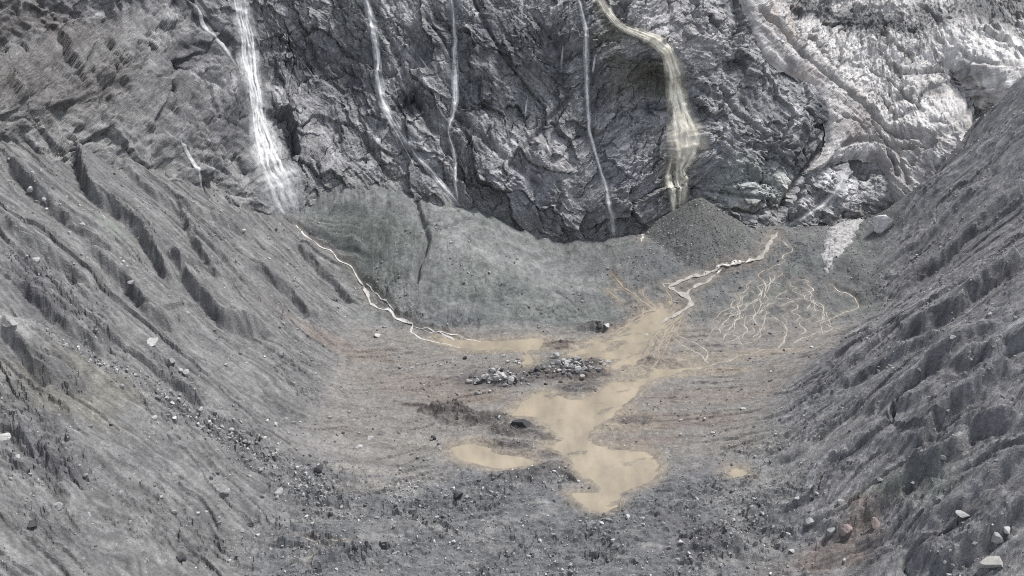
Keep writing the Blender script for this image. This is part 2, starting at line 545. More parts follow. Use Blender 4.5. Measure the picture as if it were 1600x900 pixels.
# floor: silt drawn out in low benches across the valley, then hummocky rubble in front
fx = GX + 0.35 * GY
H += mF * ribs(GY + 0.18 * np.abs(GX) - 0.25 * GX + 3 * fbm(GX / 30, GY / 20, 3, 831), GX, 6.5, 832, 0.9) + mF * ribs(GY + 0.1 * GX + 3 * fbm(GX / 18, GY / 20, 3, 833), GX, 2.8, 834, 0.4)
H += mF * (0.45 * fbm(fx / 26, GY / 7, 4, 61) + 0.35 * (ridged(fx / 30, GY / 5, 3, 62) - 0.7) + 0.14 * fbm(GX / 1.6, GY / 1.6, 3, 63))
fc1, fe1, _ = facets(GX / 5 + 0.4 * fbm(GX / 6, GY / 6, 2, 65), GY / 5 + 0.4 * fbm(GX / 6, GY / 6, 2, 66), 71)
fc2, fe2, _ = facets(GX / 1.9, GY / 1.9, 72)
fgk = sstep(-0.3, 0.4, fbm(GX / 20, GY / 14, 4, 68))
H += mFg * (4.5 * fbm(GX / 24, GY / 14, 4, 64) + (1.4 * fc1 + 0.8 * fc2) * fgk + 0.5 * fbm(GX / 2.6, GY / 2.0, 4, 67))
# broken ground: rough rubble patches on both sides, outcrops at photo x, y, half sizes m
rub = sstep(0.0, 0.5, fbm((GX + GY) / 34, (GY - GX) / 20, 4, 74)) * (0.6 * mL + 0.25 * mF) + 0.75 * mR * sstep(-0.2, 0.4, fbm(GX / 26, GY / 26, 4, 75))
for px, py, a, b, k in [(60, 700, 16, 14, 1.2), (20, 620, 14, 14, 1.0), (110, 490, 16, 10, 1.1), (60, 430, 14, 12, 1.1), (170, 540, 12, 8, 1.0), (100, 590, 12, 9, .9), (280, 600, 16, 9, .8), (380, 690, 22, 8, 1.0), (320, 650, 16, 7, 1.0), (300, 840, 20, 12, .7),
                        (70, 820, 12, 8, .8), (1300, 610, 20, 14, .8), (1250, 760, 26, 14, .8), (1180, 700, 20, 10, .7), (1500, 860, 18, 12, 1.2), (480, 760, 20, 10, .8), (770, 450, 20, 10, .5), (860, 488, 22, 8, .5), (610, 460, 12, 14, .6), (700, 505, 24, 6, .7), (640, 495, 12, 8, .8), (940, 512, 16, 6, .7), (1240, 390, 14, 14, .5)]:
    c = on_ground([(px, py)])[0]
    rub = np.maximum(rub, k * sstep(1.2, 0.4, np.hypot((GX - c[0]) / a, (GY - c[1]) / b) + 0.4 * fbm(GX / 8, GY / 8, 3, 76)))
fo1, _, _ = facets(GX / 7 + 0.3 * fbm(GX / 5, GY / 5, 2, 77), GY / 7 + 0.3 * fbm(GX / 5, GY / 5, 2, 78), 79)
fo2, _, _ = facets(GX / 3.1 + 0.3 * fbm(GX / 3, GY / 3, 2, 77), GY / 3.1, 80)
H += 0.8 * mFg * fgk * fo2
H += rub * (1 - 0.3 * mR) * (1.5 * fo1 + 1.1 * fo2 + 0.6 * fc2 + 0.5 * fbm(GX / 1.8, GY / 1.8, 3, 82))
# clods everywhere
H += (0.22 + 0.28 * (mL + mR)) * (1 - 0.6 * mT) * fc2 * sstep(-0.1, 0.35, fbm(GX / 22, GY / 22, 3, 73) + 0.15 * mR)

FLAT = np.zeros_like(H)                       # 1 where water has smoothed the ground
TINT = {}                                     # named tints 0..1
def blank():
    return np.zeros_like(H)

# scarps: steep faces that drop to the near-left (left side) or near-left of ridges (right side)
SC_N = 1.2 * fbm(GX / 5, GY / 5, 2, 81)
def scarp(pts, drop, face=3.0, back=16.0):
    global H
    P = smooth_path(on_ground(pts), 2.0)
    D, S, T = poly_dist(GX, GY, P, 40)
    s = D * S + SC_N
    ends = sstep(0, 0.12, T) * sstep(1, 0.85, T)
    k = sstep(-face, face * 0.35, s)
    prof = (k * np.exp(-np.maximum(s, 0) / back) - (1 - k) * 0.8 * np.exp(np.minimum(s, 0) / (back * 0.55)))
    H = H + drop * prof * ends * (D < 39)
for pts, d in [
    ([(112, 214), (142, 296), (180, 326), (216, 357), (244, 400), (266, 436), (296, 452)], 5.5),
    ([(262, 396), (286, 428), (304, 452), (330, 480), (354, 502), (395, 512), (424, 517)], 5.0),
    ([(132, 392), (170, 420), (202, 442), (222, 470), (240, 492), (277, 509)], 4.0),
    ([(278, 318), (292, 350), (304, 378), (330, 420), (356, 458)], 3.0),
    ([(396, 412), (430, 440), (458, 464), (490, 504)], 3.0),
    ([(180, 250), (235, 300), (290, 330), (340, 345), (420, 390)], 2.4),
    ([(460, 380), (500, 420), (530, 450), (556, 478)], 2.4),
    ([(10, 250), (60, 300), (120, 352), (190, 404)], 3.0),
    ([(0, 345), (40, 378), (90, 410), (140, 452)], 3.4),
    ([(30, 440), (70, 480), (110, 520), (170, 560)], 2.6),
    ([(0, 500), (28, 536), (60, 576), (90, 600)], 3.4),
    ([(230, 560), (270, 590), (300, 620), (340, 640)], 2.0),
    ([(0, 640), (40, 680), (80, 720), (110, 750)], 2.6),
    ([(330, 640), (390, 690), (430, 740)], 1.5)]:
    scarp(pts, d * 1.35)
for pts, d in [
    ([(1397, 540), (1430, 522), (1465, 499), (1490, 486), (1512, 466), (1560, 430), (1600, 398)], 5.5),
    ([(1532, 590), (1566, 546), (1600, 530), (1650, 500)], 4.5),
    ([(1414, 728), (1440, 700), (1465, 667), (1500, 640), (1539, 608), (1600, 560)], 5.0),
    ([(1405, 748), (1450, 738), (1495, 704), (1512, 668), (1560, 656), (1600, 640)], 4.5),
    ([(1300, 852), (1330, 826), (1357, 802), (1400, 770), (1450, 740)], 3.0),
    ([(1440, 898), (1490, 868), (1532, 840), (1570, 812), (1620, 780)], 4.0),
    ([(1400, 470), (1440, 430), (1490, 390), (1540, 340), (1600, 290)], 3.2),
    ([(1340, 480), (1380, 440), (1430, 390), (1480, 340), (1540, 280)], 2.6),
    ([(1300, 610), (1360, 580), (1420, 550), (1480, 520)], 2.6),
    ([(1350, 660), (1420, 610), (1480, 570), (1560, 510)], 3.0),
    ([(1430, 840), (1500, 790), (1560, 740), (1620, 700)], 3.2),
    ([(1380, 640), (1440, 630), (1500, 580), (1540, 560)], 2.2),
    ([(1400, 360), (1450, 310), (1500, 265), (1560, 215)], 2.0)]:
    scarp(pts, d * 1.45, 3.5)

# cut bank above the left stream, cracks in the talus
def groove(pts, depth, width, reach=12):
    global H
    P = smooth_path(on_ground(pts), 1.5)
    P[:, 0] += 1.0 * noise(np.arange(len(P)) / 5.0, np.zeros(len(P)), 91)
    D, S, T = poly_dist(GX, GY, P, reach)
    H = H - depth * np.exp(-(D / width) ** 2) * sstep(0, 0.08, T) * sstep(1, 0.9, T)
scarp([(738, 532), (690, 522), (650, 508), (620, 486), (590, 455), (560, 436)][::-1], 2.2, 1.6, 9)
for pts, d, w in [([(648, 300), (655, 330), (665, 360), (664, 388), (654, 412), (650, 436), (640, 460)], 4.0, 1.6), ([(735, 340), (716, 344), (706, 352), (684, 358), (676, 364)], 2.6, 1.2),
                  ([(680, 356), (668, 350), (662, 345)], 1.0, 0.9), ([(860, 450), (880, 462), (900, 480), (912, 488)], 0.8, 1.0)]:
    groove(pts, d, w)

# low mounds and islands on the floor: photo x, y, half sizes in m, height, brownness
mounds = [(700, 643, 14, 5, 2.6, .7), (745, 655, 20, 6, 1.8, .4), (800, 672, 16, 5, 1.4, .3), (865, 684, 10, 3, 1.2, .3), (780, 695, 22, 4, 1.2, .2), (830, 710, 18, 3.5, 1.0, .2),
          (870, 730, 14, 5, 1.0, .3), (850, 745, 22, 6, 1.4, .2), (650, 634, 8, 2, .9, .8), (905, 608, 14, 3.5, 1.2, .1), (900, 585, 20, 7, 1.6, .5), (790, 595, 18, 6, 1.4, .2),
          (1010, 565, 14, 5, 1.0, .6), (1060, 575, 14, 5, 1.0, .6), (940, 565, 12, 5, .9, .5), (880, 540, 16, 5, 1.0, .6), (1010, 485, 7, 5, .8, .3), (985, 655, 12, 4, .25, .3),
          (1110, 850, 18, 11, 2.0, 0), (1020, 830, 12, 6, 1.2, 0), (480, 850, 16, 6, 2.0, 0), (540, 870, 20, 6, 2.0, 0), (930, 512, 14, 5, 1.0, 0), (985, 540, 6, 4, .6, .4)]
brown = blank(); darkm = blank()
MN1, MN2 = 0.35 * fbm(GX / 7, GY / 5, 3, 95), 1 + 0.25 * fc2 + 0.4 * fbm(GX / 4, GY / 3, 3, 96)
for px, py, a, b, h, br in mounds:
    c = on_ground([(px, py)])[0]
    q = np.hypot((GX - c[0]) / a, (GY - c[1]) / b) + MN1
    k = sstep(1.05, 0.35, q)
    H += 1.7 * h * k * MN2
    darkm = np.maximum(darkm, sstep(1.15, 0.5, q)) if py < 760 else darkm
    brown = np.maximum(brown, br * sstep(1.2, 0.6, q))

# ------------------------------------------------------------------ water courses on the ground (photo points, width m)
streams = [
    # head stream from the ice cave and its braids
    ('main', [(1215, 362), (1205, 375), (1195, 395), (1170, 410), (1130, 420), (1090, 430), (1055, 442), (1045, 448)], 3.2),
    ('main', [(1130, 420), (1105, 440), (1080, 452), (1072, 462)], 2.0),
    ('main', [(1045, 448), (1060, 458), (1076, 466), (1080, 476), (1070, 484), (1055, 492), (1035, 500), (1015, 512), (1003, 530)], 3.4),
    ('main', [(1058, 440), (1045, 442), (1036, 445), (1042, 450)], 1.0),
    ('silt', [(957, 428), (970, 445), (985, 455), (1003, 470), (1020, 482), (1034, 490)], 1.2),
    ('silt', [(948, 453), (975, 448)], 1.0),
    ('silt', [(948, 453), (960, 462), (968, 470)], .9),
    ('silt', [(1002, 452), (1010, 468), (1024, 480)], .8),
    ('silt', [(1040, 452), (1050, 468), (1042, 480)], .7),
    ('silt', [(1005, 482), (1004, 500), (1012, 512)], 1.6),
    ('silt', [(1040, 492), (1020, 505), (1008, 520), (1000, 535), (985, 545), (960, 556)], 2.2),
    ('silt', [(1050, 500), (1032, 512), (1020, 528), (1012, 546), (1000, 560)], 1.6),
    ('silt', [(1010, 515), (985, 528), (950, 535), (920, 545), (895, 553)], 2.0),
    ('silt', [(985, 530), (955, 528), (925, 533)], 1.0),
    ('silt', [(1018, 520), (1030, 535), (1028, 550), (1035, 560)], 1.0),
    ('thin', [(1052, 512), (1070, 530), (1095, 540), (1108, 552), (1100, 565)], 1.0),
    ('thin', [(1048, 525), (1065, 538), (1090, 552), (1108, 568)], .9),
    ('thin', [(1215, 372), (1232, 382), (1238, 392), (1222, 402), (1226, 408), (1190, 425), (1186, 432), (1194, 440), (1196, 462), (1180, 470), (1155, 480), (1155, 490), (1140, 496), (1124, 512), (1130, 520), (1152, 526), (1160, 540)], .8),
    ('thin', [(1210, 495), (1222, 505), (1229, 520), (1224, 532), (1216, 545)], .9),
    ('thin', [(1270, 465), (1272, 478), (1275, 490), (1262, 500), (1250, 506), (1258, 516), (1248, 524)], .7),
    ('thin', [(1300, 445), (1310, 455), (1330, 463), (1340, 475), (1338, 482), (1318, 488), (1298, 498), (1280, 508)], .9),
    ('thin', [(1290, 505), (1300, 515), (1272, 522), (1250, 530), (1232, 543), (1190, 548), (1150, 560), (1115, 568), (1085, 578)], 1.0),
    ('thin', [(1280, 500), (1283, 512), (1285, 522)], .5),
    ('thin', [(1262, 500), (1278, 508), (1296, 512), (1310, 520)], .5),
    # left stream from the tall fall
    ('white', [(462, 350), (478, 368), (500, 385), (525, 402), (545, 420), (558, 432), (568, 447)], 1.0),
    ('white', [(568, 447), (574, 462), (590, 478), (610, 487), (622, 498), (645, 506)], 1.8),
    ('white', [(572, 446), (588, 456), (604, 472), (615, 484)], 1.0),
    ('white', [(645, 506), (642, 518), (656, 527), (690, 536), (720, 542), (750, 546)], 1.2),
    ('white', [(645, 508), (662, 516), (690, 523), (715, 532), (745, 538)], 1.6),
    ('white', [(690, 523), (702, 532), (716, 541)], .8),
    ('white', [(655, 512), (690, 520), (730, 530), (760, 534)], .8),
    # foot of the silty fall
    ('white', [(1052, 338), (1035, 346), (1020, 352), (1008, 362), (1002, 378)], 1.8),
    ('white', [(1030, 344), (1015, 350), (1004, 358)], .8),
    # wet seam low in the foreground
    ('thin', [(440, 846), (470, 843), (500, 852), (530, 850)], .9),
    ('thin', [(480, 878), (500, 868), (520, 860), (548, 848)], .9),
]
brd = np.random.default_rng(44)
for k in range(18):                              # the net of small channels at the foot of the fan
    x0, y0 = brd.uniform(1018, 1072), brd.uniform(470, 515)
    x1, y1 = x0 - 30 + brd.uniform(-70, 20), brd.uniform(525, 575)
    ps = [(x0 + (x1 - x0) * q + brd.normal(0, 5) * (0 < q < 1), y0 + (y1 - y0) * q + brd.normal(0, 3) * (0 < q < 1)) for q in np.linspace(0, 1, 5)]
    streams.append(('silt', ps, brd.uniform(.5, 1.6)))
for k in range(30):                              # faint rills fanning out from the cave stream
    a0 = brd.uniform(0, 1)
    x1, y1 = 1085 + 235 * a0 + brd.normal(0, 8), 556 - 60 * a0 + brd.normal(0, 6)
    q0 = brd.uniform(0.25, 0.75); q1 = min(1.0, q0 + brd.uniform(0.2, 0.5))
    ps = [(1216 + (x1 - 1216) * q + brd.normal(0, 7), 385 + (y1 - 385) * q + brd.normal(0, 2)) for q in np.linspace(q0, q1, 6)]
    streams.append(('thin', ps, brd.uniform(.3, .6)))
near_water = np.zeros_like(H)
stream_paths = []
for n, (kind, pts, w) in enumerate(streams):
    P = smooth_path(on_ground(pts), 1.1)
    k = np.arange(len(P))
    am = 1.0 if kind in ('main', 'white') else 1.3
    taper = np.minimum(1, np.minimum(k, k[::-1]) / 6.0)
    P[:, 0] += am * noise(k / 6.0, np.full(len(P), n * 3.7), 101) * taper
    P[:, 1] += am * 1.6 * noise(k / 6.0, np.full(len(P), n * 3.7), 102) * taper
    stream_paths.append(P)
    D, S, T = poly_dist(GX, GY, P, 14)
    FLAT = np.maximum(FLAT, np.exp(-(np.maximum(D - w * 0.9, 0) / 1.2) ** 2))
    H = H + 0.22 * np.exp(-((D - w * 1.6) / 0.9) ** 2) * (D < 13)
    near_water = np.maximum(near_water, np.exp(-(D / (w * 1.3 + 1.2)) ** 2) * {'silt': 1.0, 'main': .8, 'thin': .5, 'white': .5}[kind])

# pools and mud sheets
pools = {
    'main': [(1000, 578), (965, 592), (935, 612), (900, 624), (850, 612), (815, 630), (800, 648), (835, 652), (862, 672), (872, 688), (845, 697), (885, 712), (900, 738), (925, 752),
             (935, 768), (890, 770), (905, 785), (935, 802), (960, 797), (975, 772), (1005, 758), (1028, 742), (1022, 712), (990, 704), (955, 700), (926, 692), (922, 675), (955, 652), (985, 625),
             (1012, 598), (1060, 584), (1100, 573), (1060, 574)],
    'left': [(704, 700), (740, 690), (766, 700), (776, 708), (832, 716), (830, 727), (790, 733), (758, 729), (718, 719)],
    'upper': [(684, 529), (740, 534), (800, 531), (846, 529), (844, 546), (826, 549), (834, 566), (814, 569), (818, 550), (740, 546)],
    'braid': [(888, 550), (928, 532), (958, 540), (998, 503), (1028, 483), (1050, 482), (1022, 520), (1004, 545), (990, 578), (960, 580), (940, 558), (910, 558)],
    'seep': [(1135, 738), (1150, 731), (1168, 738), (1160, 746), (1142, 746)],
}
pool_sd = {}
shore = 1.6 * fbm(GX / 6, GY / 3.5, 4, 111)
bars = 0.5 * fbm((GX + 0.5 * GY) / 16, (GY - 0.3 * GX) / 6, 4, 112)
for name, pts in pools.items():
    P = smooth_path(on_ground(pts), 1.5, close=True)
    s = poly_sd(GX, GY, P, 12)
    s = np.where(s < -1e8, -99, s + shore)
    pool_sd[name] = s
    k = sstep(-5, 3, s)
    lift = np.where(s < 0, 0.35 * sstep(-5, -0.5, s) * sstep(0.8, -0.5, s), 0)
    inside = np.clip(s, -1.2, 2.2) * 0.26
    deep = {'braid': 0.05, 'main': 0.30}.get(name, 0.45)
    bed = -np.clip(s * 0.3, -0.45, deep) + bars * {'main': 1.35, 'braid': 2.4}.get(name, 0.3)
    k2 = sstep(-14, -5, s)
    H = H * (1 - k2) + np.maximum(H, 0.15 + 0.2 * fc2) * k2
    H = H * (1 - k) + bed * k
wet = blank()
WN2 = 2 * fbm(GX / 9, GY / 6, 3, 113)
for s in pool_sd.values():
    wet = np.maximum(wet, sstep(-7, 0.5, s + WN2))

HF = H * (1 - FLAT) + FLAT * (0.35 * g_sample(H, GX, GY) - 0.15)
# smooth copy under the streams
GZ = BASE + HF

# debris cone against the wall, a heap of its own
APEX = at_y(1092, 309, 522)
cx0, cy0, cz0 = APEX[0], 522.0, APEX[1]
def cone_height(x, y):
    dx, dy = x - cx0, y - cy0
    ang = np.arctan2(dy, dx)
    k = np.where(dx > 0, 0.64, 0.84) * (1 + 0.10 * noise(ang * 1.3, 0 * ang, 124))
    r = np.sqrt((dx * k) ** 2 + (dy * 0.76) ** 2 + 2.0)
    rill = 0.9 * (ridged(ang * 9, r / 40, 3, 121) - 0.75) * np.clip(r / 8, 0, 1)
    return cz0 + 1.4 - r - 0.001 * r * r + 1.4 * rill + 0.45 * fbm(x / 2.2, y / 2.2, 3, 122) + 1.5 * fbm(x / 13, y / 13, 3, 123)

# ------------------------------------------------------------------ ground colour (real albedo of silt, gravel, wet mud)
def C(*c):
    return np.array(c, float)
def mixc(A, c, k):
    return A * (1 - k[..., None]) + np.asarray(c) * k[..., None]
n1 = fbm(GX / 30, GY / 30, 4, 131)
n2 = fbm(GX / 7, GY / 7, 4, 132)
n3 = fbm(GX / 1.7, GY / 1.7, 3, 133)
colr = np.zeros(GX.shape + (3,)) + C(.150, .148, .150)
streakL = fbm(cl / 5, fl / 60, 4, 134)
streakR = fbm(cr / 5, fr / 60, 4, 135)
streakF = fbm(fx / 30, GY / 3.5, 4, 136)
colr = mixc(colr, C(.140, .138, .137), mL)
colr = mixc(colr, C(.153, .152, .157), mR)
colr = mixc(colr, C(.150, .154, .152), mT)
colr = mixc(colr, C(.118, .119, .118), mT * sstep(20, 60, GX + 0.2 * (GY - 430)) * 0.9)
colr = mixc(colr, C(.168, .160, .151), np.clip(mF - mFg, 0, 1))
colr = mixc(colr, C(.122, .124, .128), mFg)
colr = mixc(colr, C(.175, .171, .171), mL * sstep(0.1, 0.6, streakL) * 0.8)
colr = mixc(colr, C(.105, .102, .105), mL * sstep(-0.1, -0.55, streakL) * 0.7)
colr = mixc(colr, C(.23, .23, .235), mR * sstep(0.1, 0.55, streakR) * 0.8)
colr = mixc(colr, C(.080, .080, .088), mR * sstep(-0.05, -0.5, streakR) * 0.7)
fineL, fineR = fbm(cl / 1.5, fl / 22, 4, 137), fbm(cr / 1.5, fr / 22, 4, 138)
colr = colr * (1 + 0.75 * (mL * fineL + mR * fineR))[..., None]
colr = mixc(colr, C(.11, .125, .112), mT * sstep(0.05, 0.5, n1) * 0.6)
colr = mixc(colr, C(.19, .185, .17), (mF - mFg).clip(0) * sstep(0.1, 0.5, streakF) * 0.7)
colr = mixc(colr, C(.115, .100, .090), (mF - mFg).clip(0) * sstep(-0.1, -0.5, streakF) * 0.7)

def tint(spots_, colour, seed):
    """soft irregular patches of another sediment: photo x, y, half sizes in m, strength"""
    global colr
    nz = 0.5 * fbm(GX / 14, GY / 9, 4, seed)
    for px, py, a, b, k in spots_:
        c = on_ground([(px, py)])[0]
        q = np.hypot((GX - c[0]) / a, (GY - c[1]) / b) + nz
        colr = mixc(colr, colour, k * sstep(1.1, 0.3, q))
tint([(540, 545, 40, 9, .7), (640, 600, 34, 14, .5), (720, 615, 34, 12, .6), (760, 625, 26, 7, .7), (1100, 620, 40, 12, .5), (1000, 655, 26, 12, .6), (1080, 655, 30, 8, .5), (960, 700, 26, 12, .6), (1010, 690, 22, 8, .5)],
     C(.165, .138, .120), 141)
tint([(1020, 480, 24, 12, .5), (1000, 520, 26, 16, .8), (1020, 560, 40, 12, .6), (930, 545, 30, 10, .7), (860, 535, 20, 8, .5), (1080, 580, 44, 7, .8), (940, 655, 30, 16, .9), (880, 640, 30, 12, .9), (980, 740, 24, 16, .6), (900, 590, 26, 10, .4), (790, 545, 44, 5, .6), (1200, 550, 46, 5, .6), (1130, 562, 34, 5, .6), (1070, 520, 20, 14, .35)],
     C(.215, .185, .148), 142)
tint([(1350, 800, 12, 8, .8), (1320, 850, 14, 9, .8), (1290, 880, 18, 9, .7), (1230, 890, 18, 9, .5), (1150, 660, 26, 4, .4)], C(.150, .128, .118), 143)
tint([(1090, 430, 34, 12, .6), (1020, 400, 18, 16, .5), (1160, 420, 20, 10, .5), (1250, 390, 20, 16, .7), (1200, 400, 10, 10, .4), (600, 470, 10, 12, .6), (800, 450, 16, 7, .5), (770, 470, 14, 8, .5), (850, 420, 18, 4, .5), (930, 430, 18, 4, .4), (880, 505, 30, 4, .5), (720, 500, 26, 8, .5), (620, 340, 12, 14, .4), (640, 500, 14, 5, .7), (690, 510, 14, 4, .6)], C(.095, .100, .105), 157)
tint([(700, 370, 18, 20, .85), (760, 395, 20, 14, .85), (820, 415, 28, 10, .8), (900, 445, 28, 10, .7), (690, 325, 10, 8, .8), (740, 430, 20, 14, .6)], C(.195, .197, .193), 158)
tint([(640, 370, 22, 14, .5), (760, 440, 34, 18, .5), (860, 480, 26, 10, .5), (540, 360, 24, 16, .8), (590, 370, 14, 16, .8), (560, 420, 16, 12, .6), (610, 430, 12, 12, .6)], C(.112, .122, .110), 144)
tint([(1300, 620, 34, 16, .4), (1180, 880, 14, 8, .3)], C(.12, .125, .13), 145)
tint([(892, 575, 30, 13, .9), (785, 590, 28, 13, .9), (915, 603, 18, 6, .9), (840, 580, 20, 9, .8)], C(.090, .086, .085), 159)
tint([(1250, 720, 30, 12, .5), (1210, 860, 14, 10, .5), (1160, 770, 20, 10, .4), (1230, 680, 26, 6, .4), (640, 820, 24, 8, .3), (480, 800, 12, 10, .4), (520, 700, 30, 8, .4)], C(.225, .22, .213), 160)
tint([(590, 760, 26, 9, .6), (600, 740, 30, 5, .6), (660, 690, 24, 6, .4)], C(.24, .225, .205), 146)
tint([(100, 620, 22, 12, .35), (160, 600, 20, 12, .4)], C(.15, .142, .105), 147)
tint([(180, 360, 12, 9, .5), (1380, 770, 8, 8, .5), (1450, 760, 12, 8, .4)], C(.18, .20, .17), 148)
tint([(20, 515, 9, 7, .8), (5, 690, 8, 9, .5), (1560, 415, 16, 12, .5), (1590, 880, 10, 9, .7), (1460, 360, 16, 10, .4)], C(.27, .265, .26), 149)
tint([(70, 480, 18, 12, .5), (40, 420, 14, 12, .5), (100, 590, 12, 9, .5), (50, 700, 14, 12, .5), (1110, 860, 14, 12, .6), (1030, 815, 16, 6, .6), (1420, 760, 12, 10, .5)], C(.085, .083, .09), 150)
colr = mixc(colr, C(.095, .092, .092), darkm * 0.7)
colr = mixc(colr, C(.10, .078, .066), brown * 0.7)
colr = mixc(colr, C(.215, .185, .148) * (1 + 0.25 * streakF)[..., None], wet * 0.85)
colr = mixc(colr, C(.195, .165, .135), near_water * 0.7)
colr *= (1 + (0.22 + 0.3 * mT) * n2 + 0.30 * n3)[..., None]
colr = mixc(colr, C(.10, .105, .108), mT * sstep(0.15, 0.5, fbm((GX + 0.6 * GY) / 9, (GY - 0.6 * GX) / 3.5, 4, 139)) * 0.5)
colr = mixc(colr, C(.235, .23, .225), mFg * sstep(0.05, 0.5, fbm(GX / 18, GY / 9, 4, 153)) * 0.6)
colr = mixc(colr, C(.085, .086, .092), mFg * sstep(0.05, 0.5, -fbm(GX / 14, GY / 8, 4, 154)) * 0.6)
pt = fbm(GX / 11, GY / 11, 4, 155)
colr = mixc(colr, C(.075, .074, .080), (mL + mR) * sstep(0.12, 0.5, pt) * (0.35 + 0.4 * np.clip(rub, 0, 1)))
colr = mixc(colr, C(.25, .245, .24), (mL + mR) * sstep(0.15, 0.5, -pt) * 0.5)
colr *= (1 + 0.35 * fbm(GX / 3.4, GY / 3.4, 3, 156))[..., None]
speck = sstep(0.44, 0.7, fbm(GX / 1.1, GY / 1.1, 2, 151)) * sstep(-0.25, 0.3, fbm(GX / 26, GY / 26, 3, 152))
colr = mixc(colr, C(.34, .33, .325), 0.9 * speck * (1 - 0.5 * mT))
colr = np.clip(colr, .03, .6)
rgba = np.concatenate([colr, (0.5 * wet * mF)[..., None]], -1)

# ------------------------------------------------------------------ split into pieces of terrain
fm = lambda M: 0.25 * (M[:-1, :-1] + M[1:, :-1] + M[:-1, 1:] + M[1:, 1:])
behind = GY - w_sample(WY, GX, GZ)
keep = fm((behind < 9).astype(float)) > 0.5
stack = np.stack([fm(mF), fm(mL), fm(mR), fm(mT)], 0)
owner = np.argmax(stack, 0)
fanx = fm(GX) > 48 - 0.25 * (fm(GY) - 430) + 6 * fm(n1)
V = np.stack([GX, GY, GZ], -1).reshape(-1, 3)
RG = rgba.reshape(-1, 4)
def terrain(name, mask, label):
    F, ids = grid_faces(mask & keep, NI, NJ)
    o = link(name, raw_mesh(name, V[ids], F, RG[ids]), MAT_GROUND)
    return tag(o, label, 'terrain', kind='structure')
terrain('valley_floor', owner == 0, 'grey and brown silt and rubble floor of the basin')
terrain('hillside_left', owner == 1, 'gullied grey scree slope on the left of the basin')
terrain('hillside_right', owner == 2, 'dark streaked scree slope on the right of the basin')
terrain('talus_slope', (owner == 3) & ~fanx, 'smooth grey green talus apron below the thin waterfalls')
terrain('alluvial_fan', (owner == 3) & fanx, 'stony outwash fan crossed by braided rivulets')

cxs, cys = np.linspace(cx0 - 62, cx0 + 74, 190), np.linspace(cy0 - 66, cy0 + 26, 130)
QX, QY = np.meshgrid(cxs, cys)
QZ = cone_height(QX, QY)
gq = g_sample(GZ, QX, QY)
cm = fm((QZ > gq - 1.5).astype(float)) > 0
F, ids = grid_faces(cm, *QX.shape)
cc = np.zeros(QX.shape + (3,)) + C(.105, .106, .100)
cc *= (1 + 0.2 * fbm(QX / 6, QY / 6, 3, 161) + 0.3 * fbm(QX / 1.3, QY / 1.3, 3, 162))[..., None]
low = sstep(17, 0, QZ - gq + 5 * fbm(QX / 8, QY / 8, 3, 163))
gcol = np.stack([g_sample(colr[..., k], QX, QY) for k in range(3)], -1)
cc = cc * (1 - low[..., None]) + gcol * low[..., None]
cc = np.concatenate([np.clip(cc, .03, .5), np.zeros(QX.shape + (1,))], -1)
o = link('debris_cone', raw_mesh('debris_cone', np.stack([QX, QY, QZ], -1).reshape(-1, 3)[ids], F, cc.reshape(-1, 4)[ids]), MAT_GROUND)
tag(o, 'dark pointed cone of gravel piled against the cliff below the silty waterfall', 'debris cone', kind='structure')
# long heap of dirty ice left lying on the fan under the arch
pa, pb = on_ground([(1338, 338), (1294, 412)], GZ)
ax = (pb - pa) / np.linalg.norm(pb - pa)
LN = np.linalg.norm(pb - pa)
QX, QY = np.meshgrid(np.linspace(min(pa[0], pb[0]) - 16, max(pa[0], pb[0]) + 16, 120), np.linspace(min(pa[1], pb[1]) - 10, max(pa[1], pb[1]) + 10, 150))
sl = (QX - pa[0]) * ax[0] + (QY - pa[1]) * ax[1]
sc_ = -(QX - pa[0]) * ax[1] + (QY - pa[1]) * ax[0]
qq = np.hypot((sl - LN / 2) / (LN / 2), sc_ / 8.5) + 0.25 * fbm(QX / 6, QY / 6, 3, 171)
gq = g_sample(GZ, QX, QY)
f_, _, _ = facets(QX / 2.2, QY / 2.2, 172)
bumpz = 3.6 * np.sqrt(np.clip(1.05 - qq, 0, 1)) + (0.7 * f_ + 0.6 * fbm(QX / 2.5, QY / 2.5, 3, 173)) * (qq < 1.05)
QZ = gq - 0.6 + bumpz
F, ids = grid_faces(fm((qq < 1.08).astype(float)) > 0.5, *QX.shape)
cc = np.zeros(QX.shape + (3,)) + C(.37, .36, .352)
cc = mixc(cc, C(.17, .165, .17), sstep(0.0, 0.4, fbm(QX / 1.6, QY / 1.6, 3, 174)) * 0.7)
cc = np.concatenate([cc, np.full(QX.shape + (1,), .1)], -1)
o = link('ice_patch', raw_mesh('ice_patch', np.stack([QX, QY, QZ], -1).reshape(-1, 3)[ids], F, cc.reshape(-1, 4)[ids]), MAT_ICE)
tag(o, 'long pinkish grey heap of dirty ice lying on the fan below the ice arch', 'ice heap')
def top_z(x, y):
    return np.maximum(g_sample(GZ, x, y), cone_height(np.asarray(x, float), np.asarray(y, float)) - 1000 * (np.hypot(np.asarray(x) - cx0, np.asarray(y) - cy0) > 60))

# ------------------------------------------------------------------ head wall: relief
WD = np.zeros_like(WX)                                     # out of the wall
WS = np.broadcast_to(np.cumsum(np.sqrt(1 + gx[MI // 4:3 * MI // 4].mean(0) ** 2) * np.gradient(xx))[None, :], WX.shape)   # length along the wall
ROUGH = np.ones_like(WX)                                   # lowered where water has polished the rock
HS = 0.61 * WX + 0.79 * WY                                 # along the strike of the left flank, which swings towards the camera
